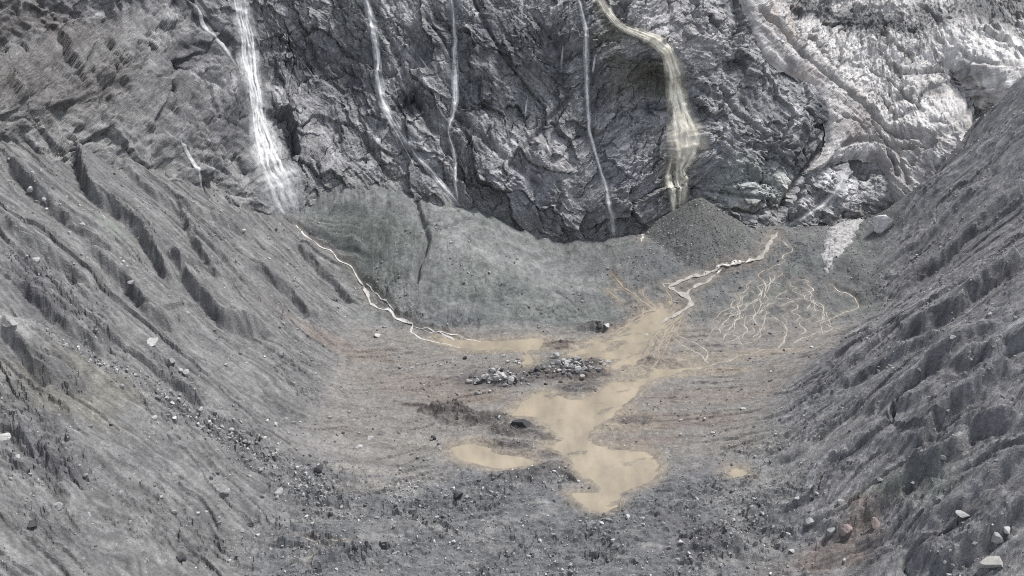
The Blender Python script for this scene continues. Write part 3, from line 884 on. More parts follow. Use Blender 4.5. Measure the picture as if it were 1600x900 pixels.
# bedding: falls to the right on the left half, to the left right of the middle, to the right again beside the ice
wx = 10 * fbm(WX / 45, WZ / 45, 3, 201)
wz = 10 * fbm(WX / 45, WZ / 45, 3, 202)
edge = 14 * fbm(WX / 25, WZ / 25, 3, 203) + 0.25 * (WZ - 80)
kB = sstep(28, 44, WX + edge) * sstep(128, 112, WX + edge)
kC = sstep(112, 128, WX + edge)
kD = sstep(-135, -165, WX + edge)
kA = 1 - kB - kC - kD
b2 = r2 = r3 = m2 = m3 = 0.0
WD += 4.5 * fbm(WX / 48, WZ / 60, 3, 221)
for k_, a_, sd_, el in ((kA, R(-50), 400, 1.0), (kB, R(36), 430, 1.0), (kC, R(-28), 460, 1.0), (kD, R(-55), 490, 1.5)):
    hh = WS if el == 1.0 else HS
    al = el * (math.cos(a_) * (hh + wx) + math.sin(a_) * (WZ + wz))
    ac = -math.sin(a_) * (hh + wx) + math.cos(a_) * (WZ + wz)
    f1, g1, h1 = facets(al / 40 + 0.3 * fbm(WX / 16, WZ / 16, 3, sd_ + 8), ac / 24 + 0.3 * fbm(WX / 16, WZ / 16, 3, sd_ + 18), sd_ + 1, 1.5)
    f2, g2, h2 = facets(al / 13 + 0.35 * fbm(WX / 6, WZ / 6, 3, sd_ + 9), ac / 7.5 + 0.35 * fbm(WX / 6, WZ / 6, 3, sd_ + 19), sd_ + 2, 1.5)
    f3, g3, h3 = facets(al / 4.6 + 0.3 * fbm(WX / 3, WZ / 3, 2, sd_ + 10), ac / 2.5, sd_ + 3, 1.3)
    md = 0.35 + 1.1 * sstep(-0.25, 0.35, fbm(WX / 22, WZ / 22, 3, sd_ + 11))
    dd = (4.8 if el == 1.0 else 4.5) * f1 + 2.0 * f2 * (0.5 + 0.5 * md) + 0.75 * f3 * md
    dd += 1.8 * (0.5 - ridged(al / 44, ac / 13, 4, sd_ + 4)) + 0.9 * fbm(al / 9, ac / 2.2, 4, sd_ + 5)
    dd -= md * (0.6 * sstep(0.09, 0.0, g2) + 0.25 * sstep(0.09, 0.0, g3)) + 1.2 * sstep(0.03, 0.0, g1)
    dd += 0.55 * (0.6 - ridged(al / 16, ac / 2.4, 3, sd_ + 12))
    WD += k_ * dd
    r2 = r2 + k_ * h2; r3 = r3 + k_ * h3
    m2 = m2 + k_ * fbm(al / 13, ac / 7, 4, sd_ + 6)
    m3 = m3 + k_ * fbm(al / 4.5, ac / 1.1, 4, sd_ + 7)
vert = (ridged(WX / 5.5 + 0.1 * wx, WZ / 45, 3, 224) - 0.7) * (1 - kD)
WD += 1.2 * vert * sstep(50, 110, WZ) + 0.5 * fbm(WS / 1.6, WZ / 12, 3, 225) * (1 - kD)

def w_line(pts, step=1.5):
    return smooth_path(on_wall(pts), step)
def w_mask(P, width, reach=None):
    D, S, T = poly_dist(WX, WZ, P, reach or width * 4)
    return np.exp(-(D / width) ** 2), D, S, T

# clefts in the rock
clefts = [([(575, -10), (590, 25), (618, 84), (641, 142), (672, 196), (690, 230)], 4.0, 2.0), ([(604, 110), (622, 150), (650, 190)], 5.0, 5.0), ([(735, -10), (773, 67), (807, 115)], 3.2, 1.4),
          ([(712, 179), (766, 230), (817, 270), (850, 300)], 3.4, 1.6), ([(911, 135), (867, 175), (827, 223), (817, 246)], 3.0, 1.4), ([(371, 233), (385, 262), (405, 290)], 3.5, 2.2),
          ([(430, 190), (450, 210), (470, 235)], 0.8, 3.0), ([(390, 140), (370, 190), (372, 240)], 0.8, 3.0), ([(304, -10), (340, 45), (375, 105)], 3.0, 1.6), ([(560, 200), (585, 240), (620, 290)], 2.6, 1.4),
          ([(1292, 150), (1300, 190), (1285, 235), (1262, 270), (1240, 300), (1215, 345)], 6.0, 2.6), ([(1160, 230), (1200, 228), (1250, 232)], 3.0, 1.4), ([(1120, 130), (1150, 170), (1190, 200), (1210, 225)], 3.2, 1.6),
          ([(1080, 130), (1110, 150), (1140, 160)], 3.0, 1.8), ([(1100, 300), (1150, 305), (1200, 312), (1230, 320)], 2.4, 1.0), ([(1110, 325), (1160, 330), (1200, 335)], 2.0, 0.9), ([(1130, 292), (1180, 280), (1220, 290)], 2.0, 1.0),
          ([(960, 150), (985, 140), (1010, 130), (1030, 140)], 3.0, 1.6), ([(950, 200), (975, 180), (1000, 165)], 2.6, 1.1), ([(925, 215), (950, 205), (975, 195)], 2.6, 1.0), ([(880, 300), (870, 330), (862, 370)], 2.4, 1.6),
          ([(60, 60), (80, 110), (70, 150)], 3.5, 2.0), ([(160, 110), (190, 170), (240, 230), (270, 280)], 3.2, 1.6), ([(120, 150), (110, 190), (125, 230)], 4, 3.0), ([(20, 120), (60, 180), (100, 215)], 2.5, 1.4),
          ([(480, 60), (500, 110), (540, 150)], 3.0, 1.6), ([(440, 90), (470, 60), (500, 40)], 2.4, 1.3), ([(660, 20), (690, 60), (720, 110), (745, 140)], 2.8, 1.3), ([(830, 20), (860, 60), (880, 100)], 2.4, 1.2),
          ([(640, 240), (660, 265), (690, 285)], 2.2, 1.2), ([(700, 180), (720, 190), (735, 200)], 3.0, 1.5), ([(700, 195), (725, 205), (745, 215)], 2.2, 1.1), ([(1180, 60), (1195, 90), (1190, 120)], 2.0, 1.2)]
for pts, d, w in clefts:
    M, D, S, T = w_mask(w_line(pts), w)
    WD -= d * M * sstep(0, 0.1, T) * sstep(1, 0.88, T)
# bulges and hollows: photo x, y, radius m, out(+)/in(-)
for px, py, r, d in [(860, 245, 13, 5), (1030, 75, 10, 4.5), (1020, 140, 9, -7), (1060, 140, 7, -5), (900, 90, 9, -3), (1350, 262, 9, -7), (1300, 305, 12, 3.5), (640, 160, 8, -3), (450, 212, 14, 3.5),
                     (270, 120, 14, 3), (300, 80, 9, -4), (520, 90, 14, 3), (760, 100, 14, 3.5), (1180, 120, 16, 4), (1160, 270, 16, 3), (820, 330, 12, 2.5), (90, 60, 14, 3)]:
    c = on_wall([(px, py)])[0]
    q = np.hypot(WX - c[0], WZ - c[1]) / r + 0.25 * fbm(WX / 9, WZ / 9, 2, 231)
    WD += d * sstep(1.25, 0.2, q)

# ------------------------------------------------------------------ waterfalls: photo points with width in photo pixels
falls = [
    ('tall', 'widest white waterfall, fanning out over the rocks left of centre', False,
     [(370, -14, 16), (376, 20, 18), (382, 50, 20), (388, 90, 19), (394, 125, 16), (401, 155, 13), (408, 190, 18), (418, 225, 24), (428, 258, 30), (437, 288, 38), (446, 312, 40), (456, 334, 24), (464, 352, 10)], 8),
    ('thread', 'thin white rivulet slanting into the widest white waterfall from its left', False,
     [(283, -10, 4), (304, 10, 5), (325, 45, 5), (345, 70, 6), (362, 92, 6), (378, 110, 6)], 1),
    ('bend', 'slim white waterfall bending right to the talus apron, left of centre', False,
     [(566, -12, 8), (576, 14, 9), (584, 45, 10), (589, 85, 9), (592, 130, 11), (602, 168, 10), (625, 208, 7), (655, 248, 6), (685, 282, 6), (705, 305, 5), (720, 322, 4)], 3),
    ('spur', 'faint side rivulet dropping left of the bending waterfall', False,
     [(602, 180, 3), (622, 212, 3), (638, 240, 3), (647, 265, 3), (650, 292, 2)], 1),
    ('column', 'narrow straight white waterfall falling to a jagged ledge at centre', False,
     [(703, -12, 6), (707, 20, 7), (710, 60, 7), (711, 105, 8), (712, 150, 9), (708, 182, 6), (700, 205, 5), (708, 232, 5), (713, 258, 4), (711, 285, 4), (716, 318, 3)], 3),
    ('mist', 'faint grey waterfall left of the cream coloured one, breaking up halfway', False,
     [(902, -12, 4), (910, 25, 5), (916, 50, 6), (917, 90, 7), (917, 130, 7), (918, 165, 7), (924, 210, 5), (935, 255, 4), (944, 290, 6), (950, 325, 8), (957, 352, 14), (962, 374, 6)], 2),
    ('short', 'short bright water streak on the dark rock left of the faint waterfall', False, [(880, 68, 4), (878, 90, 5), (876, 116, 5)], 1),
    ('drip', 'tiny white water streak on dark rock near the top centre', False, [(825, 142, 3), (823, 165, 4), (820, 188, 4)], 1),
    ('spout', 'small bright water spout just right of the faint waterfall', False, [(930, 84, 4), (928, 100, 6), (927, 118, 7)], 1),
    ('silty', 'cream coloured silty waterfall curving over a ledge onto the debris cone', True,
     [(928, -14, 9), (948, 16, 9), (966, 36, 8), (988, 48, 9), (1010, 58, 11), (1032, 72, 13), (1046, 88, 17), (1054, 112, 24), (1058, 150, 26), (1063, 185, 30), (1070, 215, 46), (1072, 245, 40), (1066, 268, 20), (1065, 295, 15), (1063, 332, 16)], 5),
    ('branch', 'pale side strand left of the lower cream waterfall', True, [(1052, 244, 6), (1046, 262, 8), (1046, 290, 10), (1050, 312, 9), (1050, 336, 8)], 2),
    ('cave', 'white meltwater running down the rock dome under the ice arch', False,
     [(1322, 262, 8), (1314, 280, 10), (1304, 298, 12), (1294, 314, 12), (1270, 330, 8), (1240, 348, 7), (1216, 360, 6)], 3),
    ('gully', 'thin pale rivulet on the rock right above the left scree slope', False, [(256, 190, 3), (276, 215, 3), (296, 246, 4), (312, 276, 4), (328, 306, 3), (342, 342, 2)], 1),
    ('streak', 'pair of pale streaks on the light rock bulge left of the faint waterfall', False, [(852, 218, 4), (856, 235, 5), (862, 250, 8)], 1),
    ('slip', 'short slanting rivulet between the bending and the straight waterfall', False, [(654, 84, 3), (664, 100, 4), (672, 116, 4)], 1),
]
fall_paths = []
dampw = np.zeros_like(WX)
for key, label, silty, pts, ns in falls:
    P = np.array(pts, float)
    xz = on_wall(P[:, :2])
    d = np.hypot(np.hypot(xz[:, 0], w_sample(WY, xz[:, 0], xz[:, 1])), CAM_Z - xz[:, 1])
    w = P[:, 2] * d / FPX
    Q = smooth_path(np.c_[xz, w], 0.9)
    fall_paths.append(Q)
    M, D, S, T = w_mask(Q[:, :2], 1.0, 16)
    wid = np.interp(T, np.linspace(0, 1, len(Q)), Q[:, 2])
    k = sstep(wid * 0.9 + 3.0, wid * 0.5, D)
    ROUGH = np.minimum(ROUGH, 1 - 0.72 * k)
    WD -= (0.9 if len(pts) > 6 else 0.3) * np.exp(-(D / (wid * 0.7 + 1.6)) ** 2)
    dampw = np.maximum(dampw, sstep(wid * 0.6 + 5.0, wid * 0.4, D + 2 * fbm(WX / 5, WZ / 14, 3, 241)))

smoothWD = 6.0 * fbm(WX / 48, WZ / 60, 3, 221) + 3.0 * fbm(WX / 14, WZ / 14, 3, 251)
SB = WD.copy()
for k in range(3):                                         # weathered edges where the face swings round to the left
    SB[1:-1, :] = 0.25 * SB[:-2] + 0.5 * SB[1:-1] + 0.25 * SB[2:]
    SB[:, 1:-1] = 0.25 * SB[:, :-2] + 0.5 * SB[:, 1:-1] + 0.25 * SB[:, 2:]
WD = WD * (1 - 0.3 * kD) + SB * 0.3 * kD
WDf = WD * ROUGH + (1 - ROUGH) * (0.45 * WD + 0.55 * smoothWD)
WP = np.stack([WX, WY, WZ], -1) + WN * WDf[..., None]

# ------------------------------------------------------------------ head wall: colour
m1 = fbm(WX / 28, WZ / 28, 4, 261)
m4 = fbm(WS / 1.5, WZ / 16, 4, 264) * (1 - kD) + fbm(HS / 1.5, WZ / 16, 4, 265) * kD                          # seep streaks straight down
wc = np.zeros(WX.shape + (3,)) + C(.176, .175, .177)
wc = mixc(wc, C(.30, .296, .30), sstep(0.0, 0.55, m2 + 0.6 * m1) * 0.9)
wc = mixc(wc, C(.088, .088, .095), sstep(0.0, 0.55, -m2 - 0.6 * m1) * 0.8)
wc = mixc(wc, C(.36, .355, .36), sstep(0.15, 0.5, m3) * 0.6)
wc = mixc(wc, C(.065, .065, .072), sstep(0.15, 0.5, -m3) * 0.55)
wc = mixc(wc, C(.33, .33, .335), sstep(0.2, 0.55, m4) * 0.5 * sstep(40, 90, WZ))
wc = mixc(wc, C(.07, .07, .078), sstep(0.2, 0.55, -m4) * 0.5 * sstep(40, 90, WZ))
wc *= (0.88 + 0.24 * r2)[..., None] * (0.92 + 0.16 * r3)[..., None]
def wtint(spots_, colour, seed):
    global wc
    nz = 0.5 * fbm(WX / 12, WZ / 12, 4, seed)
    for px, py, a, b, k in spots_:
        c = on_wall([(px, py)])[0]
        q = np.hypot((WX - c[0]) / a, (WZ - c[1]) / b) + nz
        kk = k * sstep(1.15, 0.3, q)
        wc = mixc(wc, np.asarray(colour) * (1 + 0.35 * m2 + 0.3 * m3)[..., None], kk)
wtint([(60, 150, 40, 26, .6), (160, 200, 26, 20, .4), (30, 60, 20, 24, .5), (250, 130, 12, 10, .4)], C(.145, .142, .140), 271)
wtint([(70, 90, 16, 20, .5), (150, 130, 14, 14, .4), (60, 30, 16, 14, .5)], C(.090, .078, .075), 272)
wtint([(1000, 120, 22, 16, .75), (950, 60, 16, 18, .6), (960, 120, 14, 16, .5), (1040, 140, 10, 12, .6)], C(.105, .101, .084), 273)
wtint([(860, 245, 14, 14, .8), (1050, 60, 22, 10, .6), (1030, 20, 24, 14, .6), (1080, 60, 22, 20, .5), (1130, 50, 16, 20, .5)], C(.29, .28, .28), 274)
wtint([(1150, 270, 22, 14, .7), (1190, 300, 20, 12, .6), (1140, 305, 16, 10, .5), (1220, 270, 14, 12, .6)], C(.27, .285, .27), 275)
wtint([(1170, 325, 18, 7, .7), (1230, 300, 8, 12, .5)], C(.40, .39, .36), 276)
wtint([(980, 270, 26, 16, .5), (820, 300, 24, 16, .5), (1110, 250, 14, 14, .5), (560, 280, 24, 18, .45), (660, 280, 16, 14, .5)], C(.24, .24, .255), 277)
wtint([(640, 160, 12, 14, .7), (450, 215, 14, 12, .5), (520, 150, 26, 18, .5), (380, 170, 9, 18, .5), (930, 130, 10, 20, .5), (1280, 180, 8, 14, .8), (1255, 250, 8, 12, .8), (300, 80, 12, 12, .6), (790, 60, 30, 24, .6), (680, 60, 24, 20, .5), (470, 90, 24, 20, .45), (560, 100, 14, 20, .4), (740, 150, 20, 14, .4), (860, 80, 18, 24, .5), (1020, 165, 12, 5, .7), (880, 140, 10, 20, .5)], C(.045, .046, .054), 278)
wtint([(1310, 290, 22, 16, .9), (1280, 330, 26, 10, .9)], C(.46, .455, .46), 279)
wtint([(1180, 30, 8, 20, .6), (1210, 90, 8, 14, .5)], C(.33, .31, .29), 280)
wc = mixc(wc, C(.05, .052, .058), dampw * 0.45)
ochre = np.zeros_like(WX)
for Q, f in zip(fall_paths, falls):
    if f[2]:
        M, D, S, T = w_mask(Q[:, :2], 6.0)
        ochre = np.maximum(ochre, M)
wc = mixc(wc, C(.20, .185, .145), 0.4 * ochre)
wc = np.clip(wc, .022, .6)
wc *= (1 - 0.22 * kD)[..., None]                            # left flank's colour darkened evenly to offset the sun falling on it
ghb = WZ - g_sample(GZ, WX, WY)
dustk = sstep(22, -2, ghb + 16 * fbm(WX / 9, WZ / 9, 4, 281) + 3 * WDf * 0.3) * 0.9      # gravel lodged on the lowest ledges
wc = mixc(wc, C(.16, .158, .155) * (1 + 0.4 * m3)[..., None], dustk)
wc = np.clip(wc, .022, .6)
wrgba = np.concatenate([wc, np.clip(0.15 + 0.5 * dampw, 0, 1)[..., None]], -1)

gh = g_sample(GZ, WP[..., 0], WP[..., 1])
above = fm((WP[..., 2] > gh - 7).astype(float)) > 0.4

# ------------------------------------------------------------------ glacier: thick dirty ice over the right of the wall
g_out = w_line([(1128, -60), (1150, -20), (1166, 30), (1182, 70), (1205, 100), (1240, 118), (1272, 148), (1288, 190), (1291, 226), (1280, 250), (1262, 268), (1284, 262), (1305, 252), (1340, 247), (1368, 254), (1383, 272), (1390, 296),
                (1402, 316), (1430, 318), (1520, 262), (1640, 160), (1760, 60), (1800, -60)], 1.5)
gsd = poly_sd(WX, WZ, g_out, 60)
gsd = np.where(gsd < -1e8, -60, gsd) + 1.2 * fbm(WX / 5, WZ / 5, 3, 301)
TH = 9.0
th = TH * np.sqrt(np.clip(1 - (1 - np.clip(gsd / 11.0, 0, 1)) ** 2, 0, 1))
gx_w = 8 * fbm(WX / 40, WZ / 40, 3, 302)
fa = WX * 0.80 - WZ * 0.60 + gx_w                              # flow: down to the left
fb = WX * 0.60 + WZ * 0.80 + gx_w
lat = w_line([(1136, -60), (1150, -20), (1170, 20), (1215, 66), (1262, 108), (1312, 150), (1345, 186), (1380, 210), (1410, 240), (1440, 262)], 1.5)
LD, LS, LT = poly_dist(WX, WZ, lat, 60)
LD = np.minimum(LD, 60.0)
band = np.where(LS < 0, sstep(30, 22, LD), sstep(8, 2, LD))                # layered margin of the ice, left and below the seam
lay = LD * LS + 1.5 * fbm(WX / 12, WZ / 12, 3, 317)
i1, ie1, ir1 = facets(WX / 20 + 0.4 * fbm(WX / 9, WZ / 9, 3, 318), WZ / 12 + 0.4 * fbm(WX / 9, WZ / 9, 3, 319), 311, 1.2)
i2, ie2, ir2 = facets(WX / 5 + 0.4 * fbm(WX / 4, WZ / 4, 3, 320), WZ / 4.2, 312, 1.2)
i3, ie3, ir3 = facets(WX / 1.8, WZ / 1.7, 313, 1.1)
open_ice = 3.6 * i1 + 1.3 * i2 + 0.5 * i3 + 1.2 * fbm(WX / 2.0, WZ / 7, 4, 314) + 0.7 * fbm(WX / 3, WZ / 3, 4, 316) - 0.8 * sstep(0.06, 0, ie1)
layered = 3.0 * fbm(lay / 4.0, LT * 5, 4, 324) + 0.8 * i2 + 0.4 * i3
GDd = th + (open_ice * (1 - band) + layered * band + 2.5 * fbm(WX / 30, WZ / 30, 3, 315)) * sstep(-1, 5, gsd)
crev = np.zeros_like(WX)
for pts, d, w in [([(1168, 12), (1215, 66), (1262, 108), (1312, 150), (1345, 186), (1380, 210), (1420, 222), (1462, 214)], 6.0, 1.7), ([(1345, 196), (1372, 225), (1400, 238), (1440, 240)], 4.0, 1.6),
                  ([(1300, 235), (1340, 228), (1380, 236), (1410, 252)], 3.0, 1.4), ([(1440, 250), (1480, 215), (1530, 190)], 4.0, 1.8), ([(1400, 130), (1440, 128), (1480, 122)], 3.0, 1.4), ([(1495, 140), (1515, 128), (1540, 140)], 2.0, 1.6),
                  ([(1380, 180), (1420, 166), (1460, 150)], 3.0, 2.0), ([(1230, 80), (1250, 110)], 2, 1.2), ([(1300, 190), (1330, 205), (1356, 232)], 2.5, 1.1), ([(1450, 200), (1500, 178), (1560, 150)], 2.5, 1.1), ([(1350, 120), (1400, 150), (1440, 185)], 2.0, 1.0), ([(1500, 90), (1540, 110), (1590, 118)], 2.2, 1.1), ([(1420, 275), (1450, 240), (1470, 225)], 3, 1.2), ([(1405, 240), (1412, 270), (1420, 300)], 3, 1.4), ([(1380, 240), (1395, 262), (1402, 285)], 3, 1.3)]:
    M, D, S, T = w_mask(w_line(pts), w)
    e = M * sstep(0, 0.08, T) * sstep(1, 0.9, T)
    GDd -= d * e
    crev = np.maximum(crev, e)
GP = np.stack([WX, WY, WZ], -1) + WN * (WDf * 0.15 + GDd)[..., None]
q2 = fbm(WX / 2.2, WZ / 9, 4, 322) * (1 - band) + 1.7 * fbm(lay / 3.2, LT * 6, 4, 325) * band
q3 = fbm(WX / 1.8, WZ / 1.8, 3, 323)
q4 = fbm(WX / 8, WZ / 6, 4, 326)
gc = np.zeros(WX.shape + (3,)) + C(.49, .48, .475)
gc = mixc(gc, C(.70, .695, .69), sstep(0.0, 0.4, q2) * 0.9)
gc = mixc(gc, C(.25, .245, .245), sstep(0.02, 0.4, -q2) * 0.7)
gc = mixc(gc, C(.22, .215, .215), sstep(0.15, 0.5, q4) * 0.65)
gc = mixc(gc, C(.15, .145, .15), sstep(0.2, 0.5, q3) * 0.4)
gc = mixc(gc, C(.33, .32, .315) * (1 + 0.6 * q2)[..., None], band * 0.55)
gc *= (0.85 + 0.3 * ir2)[..., None]
def gtint(spots_, colour, seed):
    global gc
    nz = 0.55 * fbm(WX / 10, WZ / 8, 4, seed)
    for px, py, a, b, k in spots_:
        c = on_wall([(px, py)])[0]
        q = np.hypot((WX - c[0]) / a, (WZ - c[1]) / b) + nz
        gc = mixc(gc, np.asarray(colour) * (1 + 0.4 * q3)[..., None], k * sstep(1.15, 0.4, q))
gtint([(1250, 26, 24, 8, .9), (1310, 44, 26, 9, .9), (1360, 44, 26, 9, .9), (1400, 56, 24, 7, .9), (1450, 36, 20, 8, .7), (1540, 36, 22, 14, .95), (1590, 24, 16, 12, .8), (1500, 30, 18, 8, .6), (1220, 10, 16, 8, .7), (1500, 140, 12, 5, .5), (1460, 155, 8, 4, .5), (1520, 120, 8, 5, .6)],
      C(.10, .103, .108), 331)
gtint([(1220, 50, 8, 14, .7), (1250, 130, 14, 10, .6), (1190, 30, 7, 14, .6)], C(.40, .36, .335), 332)
gtint([(1320, 205, 16, 12, .45), (1340, 210, 12, 10, .35)], C(.24, .215, .215), 333)
gtint([(1330, 240, 18, 4, .7), (1440, 190, 20, 10, .5), (1540, 90, 26, 14, .5), (1330, 110, 18, 14, .5)], C(.62, .62, .615), 334)
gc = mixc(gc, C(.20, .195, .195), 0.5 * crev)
gc = np.clip(gc * C(.92, .90, .88), .05, .62)
grgba = np.concatenate([gc, np.full(WX.shape + (1,), 0.25)], -1)

hidden = fm((gsd > 7).astype(float)) > 0.9                     # wall buried deep under the ice
wmask = above & ~hidden
F, ids = grid_faces(wmask, MI, MJ)
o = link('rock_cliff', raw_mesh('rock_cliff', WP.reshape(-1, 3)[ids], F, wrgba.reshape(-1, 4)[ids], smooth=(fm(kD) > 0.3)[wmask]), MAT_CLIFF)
tag(o, 'dark fractured rock head wall with waterfalls behind the basin', 'cliff', kind='structure')
gab = fm((GP[..., 2] > g_sample(GZ, GP[..., 0], GP[..., 1]) - 7).astype(float)) > 0.4
F, ids = grid_faces((fm((gsd > -1.0).astype(float)) > 0.5) & gab, MI, MJ)
o = link('glacier', raw_mesh('glacier', GP.reshape(-1, 3)[ids], F, grgba.reshape(-1, 4)[ids]), MAT_ICE)
tag(o, 'pale dirty glacier ice spilling down at upper right above a dark arch', 'glacier', kind='structure')

# ------------------------------------------------------------------ water on the ground
def ribbon_ground(name, P, w, mat, label, seed, lift=0.10):
    n = len(P)
    tng = np.gradient(P, axis=0)
    tng /= np.linalg.norm(tng, axis=1)[:, None] + 1e-9
    nrm = np.stack([-tng[:, 1], tng[:, 0]], 1)
    k = np.arange(n)
    wv = w * (0.62 + 0.75 * noise(k / 5.0, np.full(n, seed * 1.7), 501) + 0.45 * noise(k / 1.7, np.full(n, seed * 2.3), 502)).clip(0.2, 1.8)
    wv *= np.minimum(1, (np.minimum(k, k[::-1]) + 1.5) / 4.0)
    rows = []
    for u in (-1, -0.5, 0, 0.5, 1):
        x, y = P[:, 0] + nrm[:, 0] * wv * u * 0.5, P[:, 1] + nrm[:, 1] * wv * u * 0.5
        z = np.maximum(top_z(x, y), top_z(P[:, 0], P[:, 1])) + lift - 0.05 * abs(u)
        rows.append(np.stack([x, y, z], 1))
    V_ = np.stack(rows, 1).reshape(-1, 3)
    m = np.ones((n - 1, 4), bool)
    F_, ids_ = grid_faces(m, n, 5)
    o = link(name, raw_mesh(name, V_[ids_], F_, np.ones((len(ids_), 4)), smooth=True), mat)
    return tag(o, label, 'stream', kind='structure')
stream_labels = {'main': 'pale braided stream on the stony fan below the ice arch', 'silt': 'tan silty rivulet in the braided channels at the fan foot',
                 'thin': 'thin rivulet winding over the stony fan', 'white': 'narrow white stream below a waterfall'}
for n, ((kind, pts, w), P) in enumerate(zip(streams, stream_paths)):
    ribbon_ground('stream', P, w * 1.15, {'silt': MAT_MUD, 'thin': MAT_RILL, 'white': MAT_WHITE}.get(kind, MAT_STREAM), stream_labels[kind], n)

pool_labels = {'main': 'tan muddy water spreading down the middle of the basin floor', 'left': 'small tan mud pool standing alone left of the main channel',
               'upper': 'flat tan water at the foot of the talus where the left stream ends', 'braid': 'tan braided water sheet at the foot of the fan', 'seep': 'tiny pale puddle at the foot of the right slope'}
for name, s_ in pool_sd.items():
    F_, ids_ = grid_faces(fm((s_ > -4.5).astype(float)) > 0.4, NI, NJ)
    WV = np.stack([GX, GY, BASE + 0.02], -1).reshape(-1, 3)[ids_]
    dep = sstep(-0.02, 0.10, (BASE - GZ) + 0.10 * fbm((GX + GY) / 12, (GY - GX) / 5, 4, 503)).ravel()[ids_]       # the shallows show the silt below
    wcol = C(.68, .71, .75) * (1 - dep[:, None]) + C(1.08, 1.06, 1.02) * dep[:, None]
    o = link('mud_pool', raw_mesh('mud_pool', WV, F_, np.c_[wcol, np.ones(len(ids_))], smooth=True), MAT_MUD)
    tag(o, pool_labels[name], 'pool', kind='structure')

# ------------------------------------------------------------------ waterfalls
def fall_strip(name, path, width, off, mat, parent, ns_seed, fade=0.08, cross=6, out=0.5, power=1.0):
    """a strip of falling water lying on the rock: path (x, z), width m per point, sideways offset m per point"""
    n = len(path)
    k = np.arange(n)
    tng = np.gradient(path, axis=0)
    tng /= np.linalg.norm(tng, axis=1)[:, None] + 1e-9
    nrm = np.stack([-tng[:, 1], tng[:, 0]], 1)
    s_len = np.r_[0, np.cumsum(np.hypot(*np.diff(path, axis=0).T))]
    V_, UV_, A_ = [], [], []
    for c in range(cross + 1):
        u = c / cross * 2 - 1
        rag = 1 + np.minimum(0.5, 1.2 / np.maximum(width, .5)) * noise(k / 2.6, np.full(n, 7.1 * u + ns_seed), 513) + 0.35 * noise(k / 9.0, np.full(n, 3.3 * u + ns_seed), 514)
        q = path + nrm * (off + width * 0.5 * u * rag)[:, None]
        p = w_sample(WP, q[:, 0], q[:, 1])
        ker = np.hanning(17); ker /= ker.sum()
        pad = np.pad(p, ((8, 8), (0, 0)), mode='edge')
        ps = np.stack([np.convolve(pad[:, d], ker, 'valid') for d in range(3)], 1)
        nn = w_sample(WN, q[:, 0], q[:, 1])
        bump = np.maximum(0, ((p - ps) * nn).sum(1))[:, None]
        V_.append(ps + nn * (bump + out + 0.25 * (1 - u * u)))
        UV_.append(np.stack([np.full(n, u * 0.5) * np.maximum(width, .6) + ns_seed * 3.1, s_len + ns_seed * 7.7], 1))
        e = np.minimum(1, np.minimum(k, k[::-1]) / max(2.0, fade * n))
        thick = np.clip(0.72 + 0.75 * noise(k / 13.0, np.full(n, ns_seed * 1.9), 515) + 0.45 * noise(k / 4.0, np.full(n, ns_seed * 2.9 + 2 * u), 516), 0.3, 1.15)
        A_.append(np.clip(power * thick * e * 1.15 * (1 - abs(u) ** 2.0), 0, 1))
    V_ = np.stack(V_, 1).reshape(-1, 3); UV_ = np.stack(UV_, 1).reshape(-1, 2); A_ = np.stack(A_, 1).reshape(-1)
    F_, ids_ = grid_faces(np.ones((n - 1, cross), bool), n, cross + 1)
    me = raw_mesh(name, V_[ids_], F_, np.c_[np.ones((len(ids_), 3)), A_[ids_]], UV_[ids_], smooth=True)
    o = link(name, me, mat)
    if parent is not None:
        o.parent = parent
        o.matrix_parent_inverse = Matrix.Translation(-Vector(parent.location))
    return o

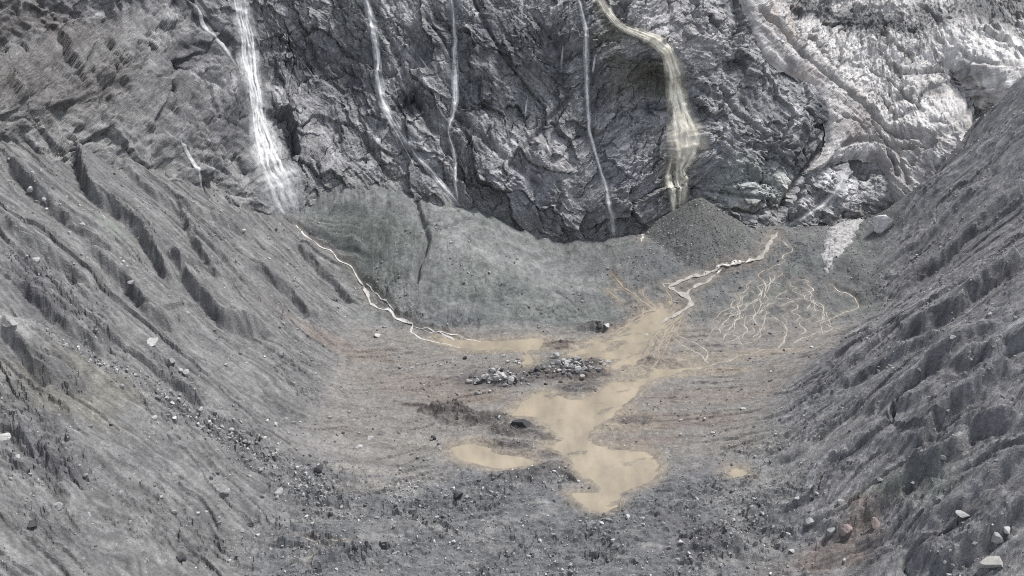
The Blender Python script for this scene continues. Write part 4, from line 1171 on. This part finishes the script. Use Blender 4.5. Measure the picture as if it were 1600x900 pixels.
for n, ((key, label, silty, pts, ns), Q) in enumerate(zip(falls, fall_paths)):
    path, w = Q[:, :2].copy(), Q[:, 2]
    pk = np.arange(len(w))
    path[:, 0] += 0.75 * noise(pk / 5.0, np.full(len(w), n * 4.1), 517) + 0.5 * noise(pk / 2.2, np.full(len(w), n * 6.1), 518)      # jumps from ledge to ledge
    pw = {'mist': .8, 'column': 1.1, 'bend': 1.25, 'spur': .6, 'gully': .7, 'cave': .8, 'streak': .6, 'slip': .8}.get(key, 1.0)
    foot = w_sample(WP, path[-1, 0], path[-1, 1])
    if ns == 1:
        tp = np.sin(np.linspace(0.25, 2.9, len(w))) ** 0.7
        o = fall_strip('waterfall', path, np.maximum(w * 0.85, 0.9) * tp, np.zeros(len(w)), MAT_FALL_SILT if silty else MAT_FALL, None, n, fade=0.35, power=pw)
        tag(o, label, 'waterfall', 'waterfalls on the head wall')
        continue
    root = bpy.data.objects.new('waterfall', None)
    root.location = foot
    root.empty_display_size = 2
    COL.objects.link(root)
    tag(root, label, 'waterfall', 'waterfalls on the head wall')
    fall_strip('veil', path, w * 1.5, np.zeros(len(w)), MAT_VEIL_SILT if silty else MAT_VEIL, root, n, cross=8, out=0.45, power=(1.1 if ns > 3 else 0.8) * pw)
    kk = np.arange(len(w))
    for s_ in range(ns):
        side = (s_ + 0.5) / ns * 2 - 1
        drift = (side * 0.36 * w if ns > 3 else 0.0 * w) + (0.16 if ns > 3 else 0.45) * w * noise(kk / 12.0, np.full(len(w), s_ * 5.3 + n), 511)
        sw = np.maximum(w * (1.9 / ns) * (0.7 + 0.5 * noise(kk / 9.0, np.full(len(w), s_ * 3.3 + n * 2), 512)), 0.55)
        a_, b_ = 0, len(w)
        if s_ > 0 and not (ns > 3 and s_ % 2 == 0):
            a_ = int(len(w) * random.uniform(0, 0.45)); b_ = min(len(w), a_ + int(len(w) * random.uniform(0.35, 0.75)))
        fall_strip('strand', path[a_:b_], sw[a_:b_], drift[a_:b_], MAT_FALL_SILT if silty else MAT_FALL, root, n + 20 * s_, cross=3, out=0.7 + 0.1 * s_, fade=0.05 if s_ == 0 else 0.18, power=pw)

# ------------------------------------------------------------------ stones
import bmesh
def rock_arrays(seed, sub, flat=0.75, cuts=9):
    r_ = np.random.default_rng(seed)
    bm = bmesh.new()
    bmesh.ops.create_icosphere(bm, subdivisions=sub, radius=1.0)
    V_ = np.array([v.co[:] for v in bm.verts])
    F_ = np.array([[v.index for v in f.verts] for f in bm.faces])
    bm.free()
    V_ = np.sign(V_) * np.abs(V_) ** 0.62
    V_ = V_ * np.array([1.0, 0.6 + 0.35 * r_.random(), flat * (0.7 + 0.5 * r_.random())])
    for c in range(cuts):                                   # broken faces
        nv = r_.normal(size=3); nv /= np.linalg.norm(nv)
        lim = 0.36 + 0.3 * r_.random()
        d = V_ @ nv
        V_ = V_ - np.maximum(0, d - lim)[:, None] * nv * 0.99
    V_ += r_.normal(size=V_.shape) * (0.012 if sub > 1 else 0.05)
    V_ /= np.abs(V_[:, :2]).max()
    return V_, F_

BIG = []
for k in range(8):
    V_, F_ = rock_arrays(600 + k, 3, 0.75, 13)
    BIG.append((V_, F_))

def boulder(px, py, size_px, tone, label, cat='boulder', group=None, shape=None, stretch=(1, 1, 1), sink=0.3, world=None, name='boulder'):
    """a single stone standing where the photo shows it; size_px = width in the photo"""
    if world is None:
        g = on_ground([(px, py)], GZ)[0]
    else:
        g = np.array(world)
    z = float(top_z(g[0], g[1]))
    d = math.sqrt(g[0] ** 2 + g[1] ** 2 + (CAM_Z - z) ** 2)
    r_ = size_px * d / FPX * 0.5
    k = random.randrange(8) if shape is None else shape
    V_, F_ = BIG[k]
    t = np.asarray(tone, float)
    me = raw_mesh(name, V_ * np.array(stretch) * r_, F_, np.c_[np.tile(t, (len(V_), 1)), np.full(len(V_), 0.1)])
    o = link(name, me, MAT_STONE)
    hgt = V_[:, 2].max() * stretch[2] * r_
    o.location = (g[0], g[1], z + hgt * (1 - 2 * sink))
    o.rotation_euler = (random.uniform(-.2, .2), random.uniform(-.2, .2), random.uniform(0, 6.28) if stretch == (1, 1, 1) else random.uniform(-.2, .2))
    tag(o, label, cat, group)
    return o

PALE, LIGHT, MIDG, DARK, RUST = (.40, .395, .385), (.27, .265, .262), (.19, .19, .19), (.05, .05, .054), (.23, .185, .172)
named = [
    (237, 536, 22, PALE, 'large white boulder alone on the left scree slope'),
    (207, 443, 12, LIGHT, 'pale boulder on the dark rubble patch of the left slope'),
    (48, 298, 12, PALE, 'small white boulder high at the left edge of the scree'),
    (69, 312, 9, PALE, 'small white boulder just right of another, high on the left slope'),
    (129, 351, 8, PALE, 'tiny white stone on the upper left scree beside a gully'),
    (55, 408, 14, LIGHT, 'light grey boulder at the head of the dark rubble on the left slope'),
    (290, 584, 14, LIGHT, 'light grey boulder below the large white boulder'),
    (268, 567, 18, MIDG, 'grey boulder half buried uphill of the light grey one'),
    (282, 580, 10, LIGHT, 'small light grey stone against the light grey boulder on the left slope'),
    (352, 770, 15, LIGHT, 'light rounded boulder in the lower left scree'),
    (435, 773, 18, LIGHT, 'flat pale slab on pale silt at lower left'),
    (498, 735, 17, DARK, 'dark square boulder on the pale silt left of the mud pool'),
    (274, 800, 9, LIGHT, 'small light stone left of the lower scree rubble'),
    (309, 803, 7, PALE, 'small white stone in the lower left scree'),
    (280, 875, 18, DARK, 'dark boulder near the bottom edge at lower left'),
    (92, 793, 16, LIGHT, 'pale boulder at the foot of the dark outcrop at left'),
    (50, 822, 20, DARK, 'dark angular boulder near the lower left corner'),
    (26, 715, 14, LIGHT, 'pale boulder on the outcrop at the left edge'),
    (135, 744, 12, MIDG, 'grey boulder perched below the left outcrop'),
    (273, 654, 9, PALE, 'bright stone in the rubble line of the left slope'),
    (240, 655, 12, LIGHT, 'light stone at the near edge of the rubble line'),
    (362, 672, 10, PALE, 'white stone in the middle of the rubble line'),
    (384, 690, 9, LIGHT, 'light stone at the lower end of the rubble line'),
    (430, 664, 8, PALE, 'white flat stone below the left gullies'),
    (814, 662, 34, DARK, 'long dark boulder beside the muddy channel'),
    (780, 652, 8, PALE, 'small white stone just left of the long dark boulder'),
    (578, 685, 11, PALE, 'white stone on the grey floor left of the mud pool'),
    (562, 699, 13, PALE, 'white block on the rubble left of the mud pool'),
    (590, 526, 13, PALE, 'white boulder at the foot of the left stream'),
    (677, 685, 11, DARK, 'small dark boulder left above the mud pool'),
    (715, 777, 20, DARK, 'dark low rock below the mud pool'),
    (754, 814, 8, PALE, 'small white stone in the near rubble below the mud pool'),
    (940, 819, 9, PALE, 'white stone at the tip of the muddy channel'),
    (980, 809, 9, PALE, 'white stone right of the muddy channel tip'),
    (1003, 812, 9, LIGHT, 'light stone among dark rubble right of the channel tip'),
    (1063, 848, 9, PALE, 'white stone beside the near dark hummock'),
    (1162, 640, 10, PALE, 'white boulder on the banded silt right of the channel'),
    (1089, 781, 7, PALE, 'tiny white stone right of the channel on grey rubble'),
    (1146, 814, 8, PALE, 'white stone above the near dark hummock'),
    (1264, 818, 17, LIGHT, 'light square boulder at the foot of the right slope'),
    (1313, 786, 12, LIGHT, 'pale block uphill of the light square boulder'),
    (1276, 772, 8, PALE, 'white stone in front of the right slope'),
    (1244, 780, 8, PALE, 'small white stone left of another at the right slope foot'),
    (1192, 804, 9, PALE, 'white stone on the floor between the near dark hummock and the light square boulder'),
    (1268, 800, 12, MIDG, 'grey boulder behind the light square boulder'),
    (1375, 752, 13, MIDG, 'grey boulder at the lower edge of the dark scarp'),
    (1322, 832, 22, RUST, 'reddish rounded boulder at lower right'),
    (1367, 824, 22, RUST, 'reddish angular boulder right of the rounded one'),
    (1300, 830, 20, MIDG, 'grey boulder left of the reddish boulders'),
    (1238, 862, 10, PALE, 'white stone left of the ridge at lower right'),
    (1319, 875, 8, PALE, 'small white stone below the reddish boulders'),
    (1474, 715, 12, LIGHT, 'light boulder below the big overhang on the right slope'),
    (1426, 755, 9, PALE, 'white stone in the dark hollow of the right slope'),
    (1504, 806, 24, LIGHT, 'pale purple grey boulder on the right slope'),
    (1558, 845, 20, LIGHT, 'pale boulder just above the large pale slab at the lower right corner'),
    (1571, 828, 14, PALE, 'white stone near the right edge, uphill of the pale boulder by the slab'),
    (1550, 880, 44, (.30, .29, .27), 'large pale slab at the lower right corner'),
    (1493, 683, 10, LIGHT, 'light stone on the lip of the right scarp'),
    (1488, 527, 9, PALE, 'white stone high on the right slope'),
    (1546, 492, 12, LIGHT, 'light boulder on the dark ridge of the right slope'),
    (1268, 543, 8, PALE, 'bright stone at the lower edge of the fan'),
    (1314, 640, 10, MIDG, 'grey stone on the banded ground below the right slope'),
    (948, 510, 12, PALE, 'white block beside the dark rubble at the talus foot'),
    (936, 513, 9, DARK, 'dark rock beside the white block at the talus foot'),
    (1101, 357, 5, PALE, 'white speck of a stone high on the debris cone'),
    (1129, 361, 5, PALE, 'white stone right of another on the debris cone'),
    (1150, 371, 5, PALE, 'white stone lowest right on the debris cone'),
    (705, 379, 6, LIGHT, 'small light stone on the talus right of the crack'),
    (733, 378, 6, LIGHT, 'light stone in the middle of the talus apron'),
    (765, 426, 6, LIGHT, 'light stone low on the talus apron'),
    (381, 361, 7, PALE, 'white stone below the pale rivulet on the left slope'),
    (421, 405, 6, PALE, 'white stone low on the left slope under the widest waterfall'),
    (5, 686, 26, (.40, .39, .38), 'large pale boulder cut by the left edge'),
    (18, 505, 24, (.25, .245, .24), 'broad pale rock outcrop at the left edge'),
    (190, 605, 12, MIDG, 'grey stone on the olive patch of the left slope'),
    (390, 745, 8, LIGHT, 'light stone in grey scree at lower left'),
    (735, 590, 10, DARK, 'dark rock at the left end of the pale rubble heap'),
    (727, 560, 9, DARK, 'dark rock above the left end of the pale rubble heap'),
    (840, 582, 16, DARK, 'dark rock between the two pale rubble heaps'),
]
for px, py, sz, tone, label in named:
    flat = sz >= 24
    boulder(px, py, sz, tone, label, stretch=(1, .8, .6) if flat else (1, 1, 1), sink=0.5 if px < 30 else 0.34)
# slabs of ice at the foot of the glacier
for px, py, sz, st, label in [(1380, 345, 40, (.8, .6, 1.0), 'upright white ice block at the foot of the glacier')]:
    r_, y_, w_ = ray(px, py + sz * 0.3)
    g = on_ground([(px, py + sz * 0.3)], GZ)[0]
    ob = boulder(px, py, sz, (.50, .49, .48), label, 'ice block', stretch=st, world=g, sink=0.35, name='ice_block')
    ob.data.materials[0] = MAT_ICE

# the two heaps of pale broken blocks on the floor
def heap(cx_, cy_, rx, ry, n, smin, smax, label, group, tones):
    for i in range(n):
        a, q = random.uniform(0, 6.28), abs(random.gauss(0, 0.62))
        px, py = cx_ + rx * q * math.cos(a), cy_ + ry * q * math.sin(a)
        sz = smin + (smax - smin) * random.random() ** 2.2
        tone = random.choice(tones)
        shade = 'pale' if tone[0] > .3 else 'grey' if tone[0] > .14 else 'dark'
        boulder(px, py, sz, tone, shade + ' ' + label, 'block', shade + ' ' + group, sink=random.uniform(.2, .45), name='rubble_block', stretch=(random.uniform(.7, 1.1), random.uniform(.5, 1.0), random.uniform(.6, 1.3)))
T1 = [PALE, (.46, .45, .435), LIGHT, LIGHT, (.33, .31, .295), MIDG, (.08, .077, .078)]
heap(892, 572, 44, 17, 110, 4, 16, 'angular block in the right hand rubble heap', 'blocks of the right rubble heap', T1)
heap(785, 588, 46, 20, 95, 4, 16, 'angular block in the left hand rubble heap', 'blocks of the left rubble heap', T1)
heap(838, 584, 62, 17, 46, 3.5, 10, 'low block strewn between and around the two rubble heaps', 'blocks around the heaps', [MIDG, (.12, .118, .118), (.08, .077, .078), (.15, .14, .135)])
heap(810, 566, 24, 6, 14, 4, 9, 'block on the strip between the upper pool and the rubble heaps', 'blocks between the heaps', T1)

# ------------------------------------------------------------------ loose stones nobody could count
SM = [rock_arrays(700 + k, 1, 0.8, 5) for k in range(5)]
def scatter(name, count, dens, smin, smax, power, tones, label, seed):
    r_ = np.random.default_rng(seed)
    cell = np.gradient(yy)[:, None] * ((yy + 60) * (aa[1] - aa[0]))[:, None]
    p = (dens * cell).ravel().astype(float)
    p /= p.sum()
    idx = r_.choice(p.size, count, p=p)
    x = GX.ravel()[idx] + r_.uniform(-.4, .4, count); y = GY.ravel()[idx] + r_.uniform(-.4, .4, count)
    z = top_z(x, y)
    s_ = smin + (smax - smin) * r_.random(count) ** power
    tn = np.array(tones)[r_.integers(0, len(tones), count)] * r_.uniform(.7, 1.25, (count, 1))
    Vs, Fs, Cs, off = [], [], [], 0
    which = r_.integers(0, len(SM), count)
    for k in range(len(SM)):
        ii = np.nonzero(which == k)[0]
        V_, F_ = SM[k]
        a = r_.uniform(0, 6.28, len(ii)); ca_, sa_ = np.cos(a), np.sin(a)
        sc = s_[ii] * 0.5
        X_ = (V_[None, :, 0] * ca_[:, None] - V_[None, :, 1] * sa_[:, None]) * sc[:, None] + x[ii][:, None]
        Y_ = (V_[None, :, 0] * sa_[:, None] + V_[None, :, 1] * ca_[:, None]) * sc[:, None] + y[ii][:, None]
        Z_ = (V_[None, :, 2] + 0.25) * sc[:, None] + z[ii][:, None]
        nv = len(V_)
        Vs.append(np.stack([X_, Y_, Z_], -1).reshape(-1, 3))
        Fs.append((F_[None] + (np.arange(len(ii)) * nv)[:, None, None] + off).reshape(-1, 3))
        Cs.append(np.repeat(np.c_[tn[ii], np.full(len(ii), .1)], nv, 0))
        off += nv * len(ii)
    o = link(name, raw_mesh(name, np.vstack(Vs), np.vstack(Fs), np.vstack(Cs)), MAT_STONE)
    return tag(o, label, 'stones', kind='stuff')
patch = sstep(-0.15, 0.45, fbm(GX / 24, GY / 24, 4, 521))
dry = (1 - wet) * (1 - FLAT)
lineL = np.zeros_like(GX)
for pts in ([(75, 522), (110, 545), (170, 575), (230, 605), (290, 640), (350, 680), (420, 715), (470, 745)],):
    D, S, T = poly_dist(GX, GY, on_ground(pts), 30)
    lineL = np.exp(-(D / (1.5 + 7 * T)) ** 2)
GREYS = [(.20, .20, .20), (.17, .17, .175), (.24, .235, .23), (.30, .30, .29), (.38, .375, .37), (.13, .13, .13)]
dens = dry * (0.25 * mL * patch + 0.35 * mR * patch + 0.16 * mT * patch + 0.5 * mFg * (0.15 + patch) + 0.2 * mF * patch) + 2.6 * lineL
scatter('loose_stones', 15000, dens, 0.3, 2.0, 4.5, GREYS, 'scattered grey stones over the scree and the rubble floor', 801)
fan_d = mT * (GX > 60) * dry + 2.0 * sstep(34, 20, np.hypot(GX - cx0, GY - cy0 + 16)) * (GY < cy0)
scatter('fan_stones', 5000, fan_d + 1e-9, 0.3, 1.2, 3.0, GREYS, 'fine stones strewn over the outwash fan', 802)
scatter('fine_rubble', 11000, dry * (mFg + 0.5 * mF * patch + 0.4 * rub * (GY < 400)) + 1e-9, 0.3, 0.9, 2.0, GREYS[:5], 'fine grey rubble strewn over the near floor', 803)
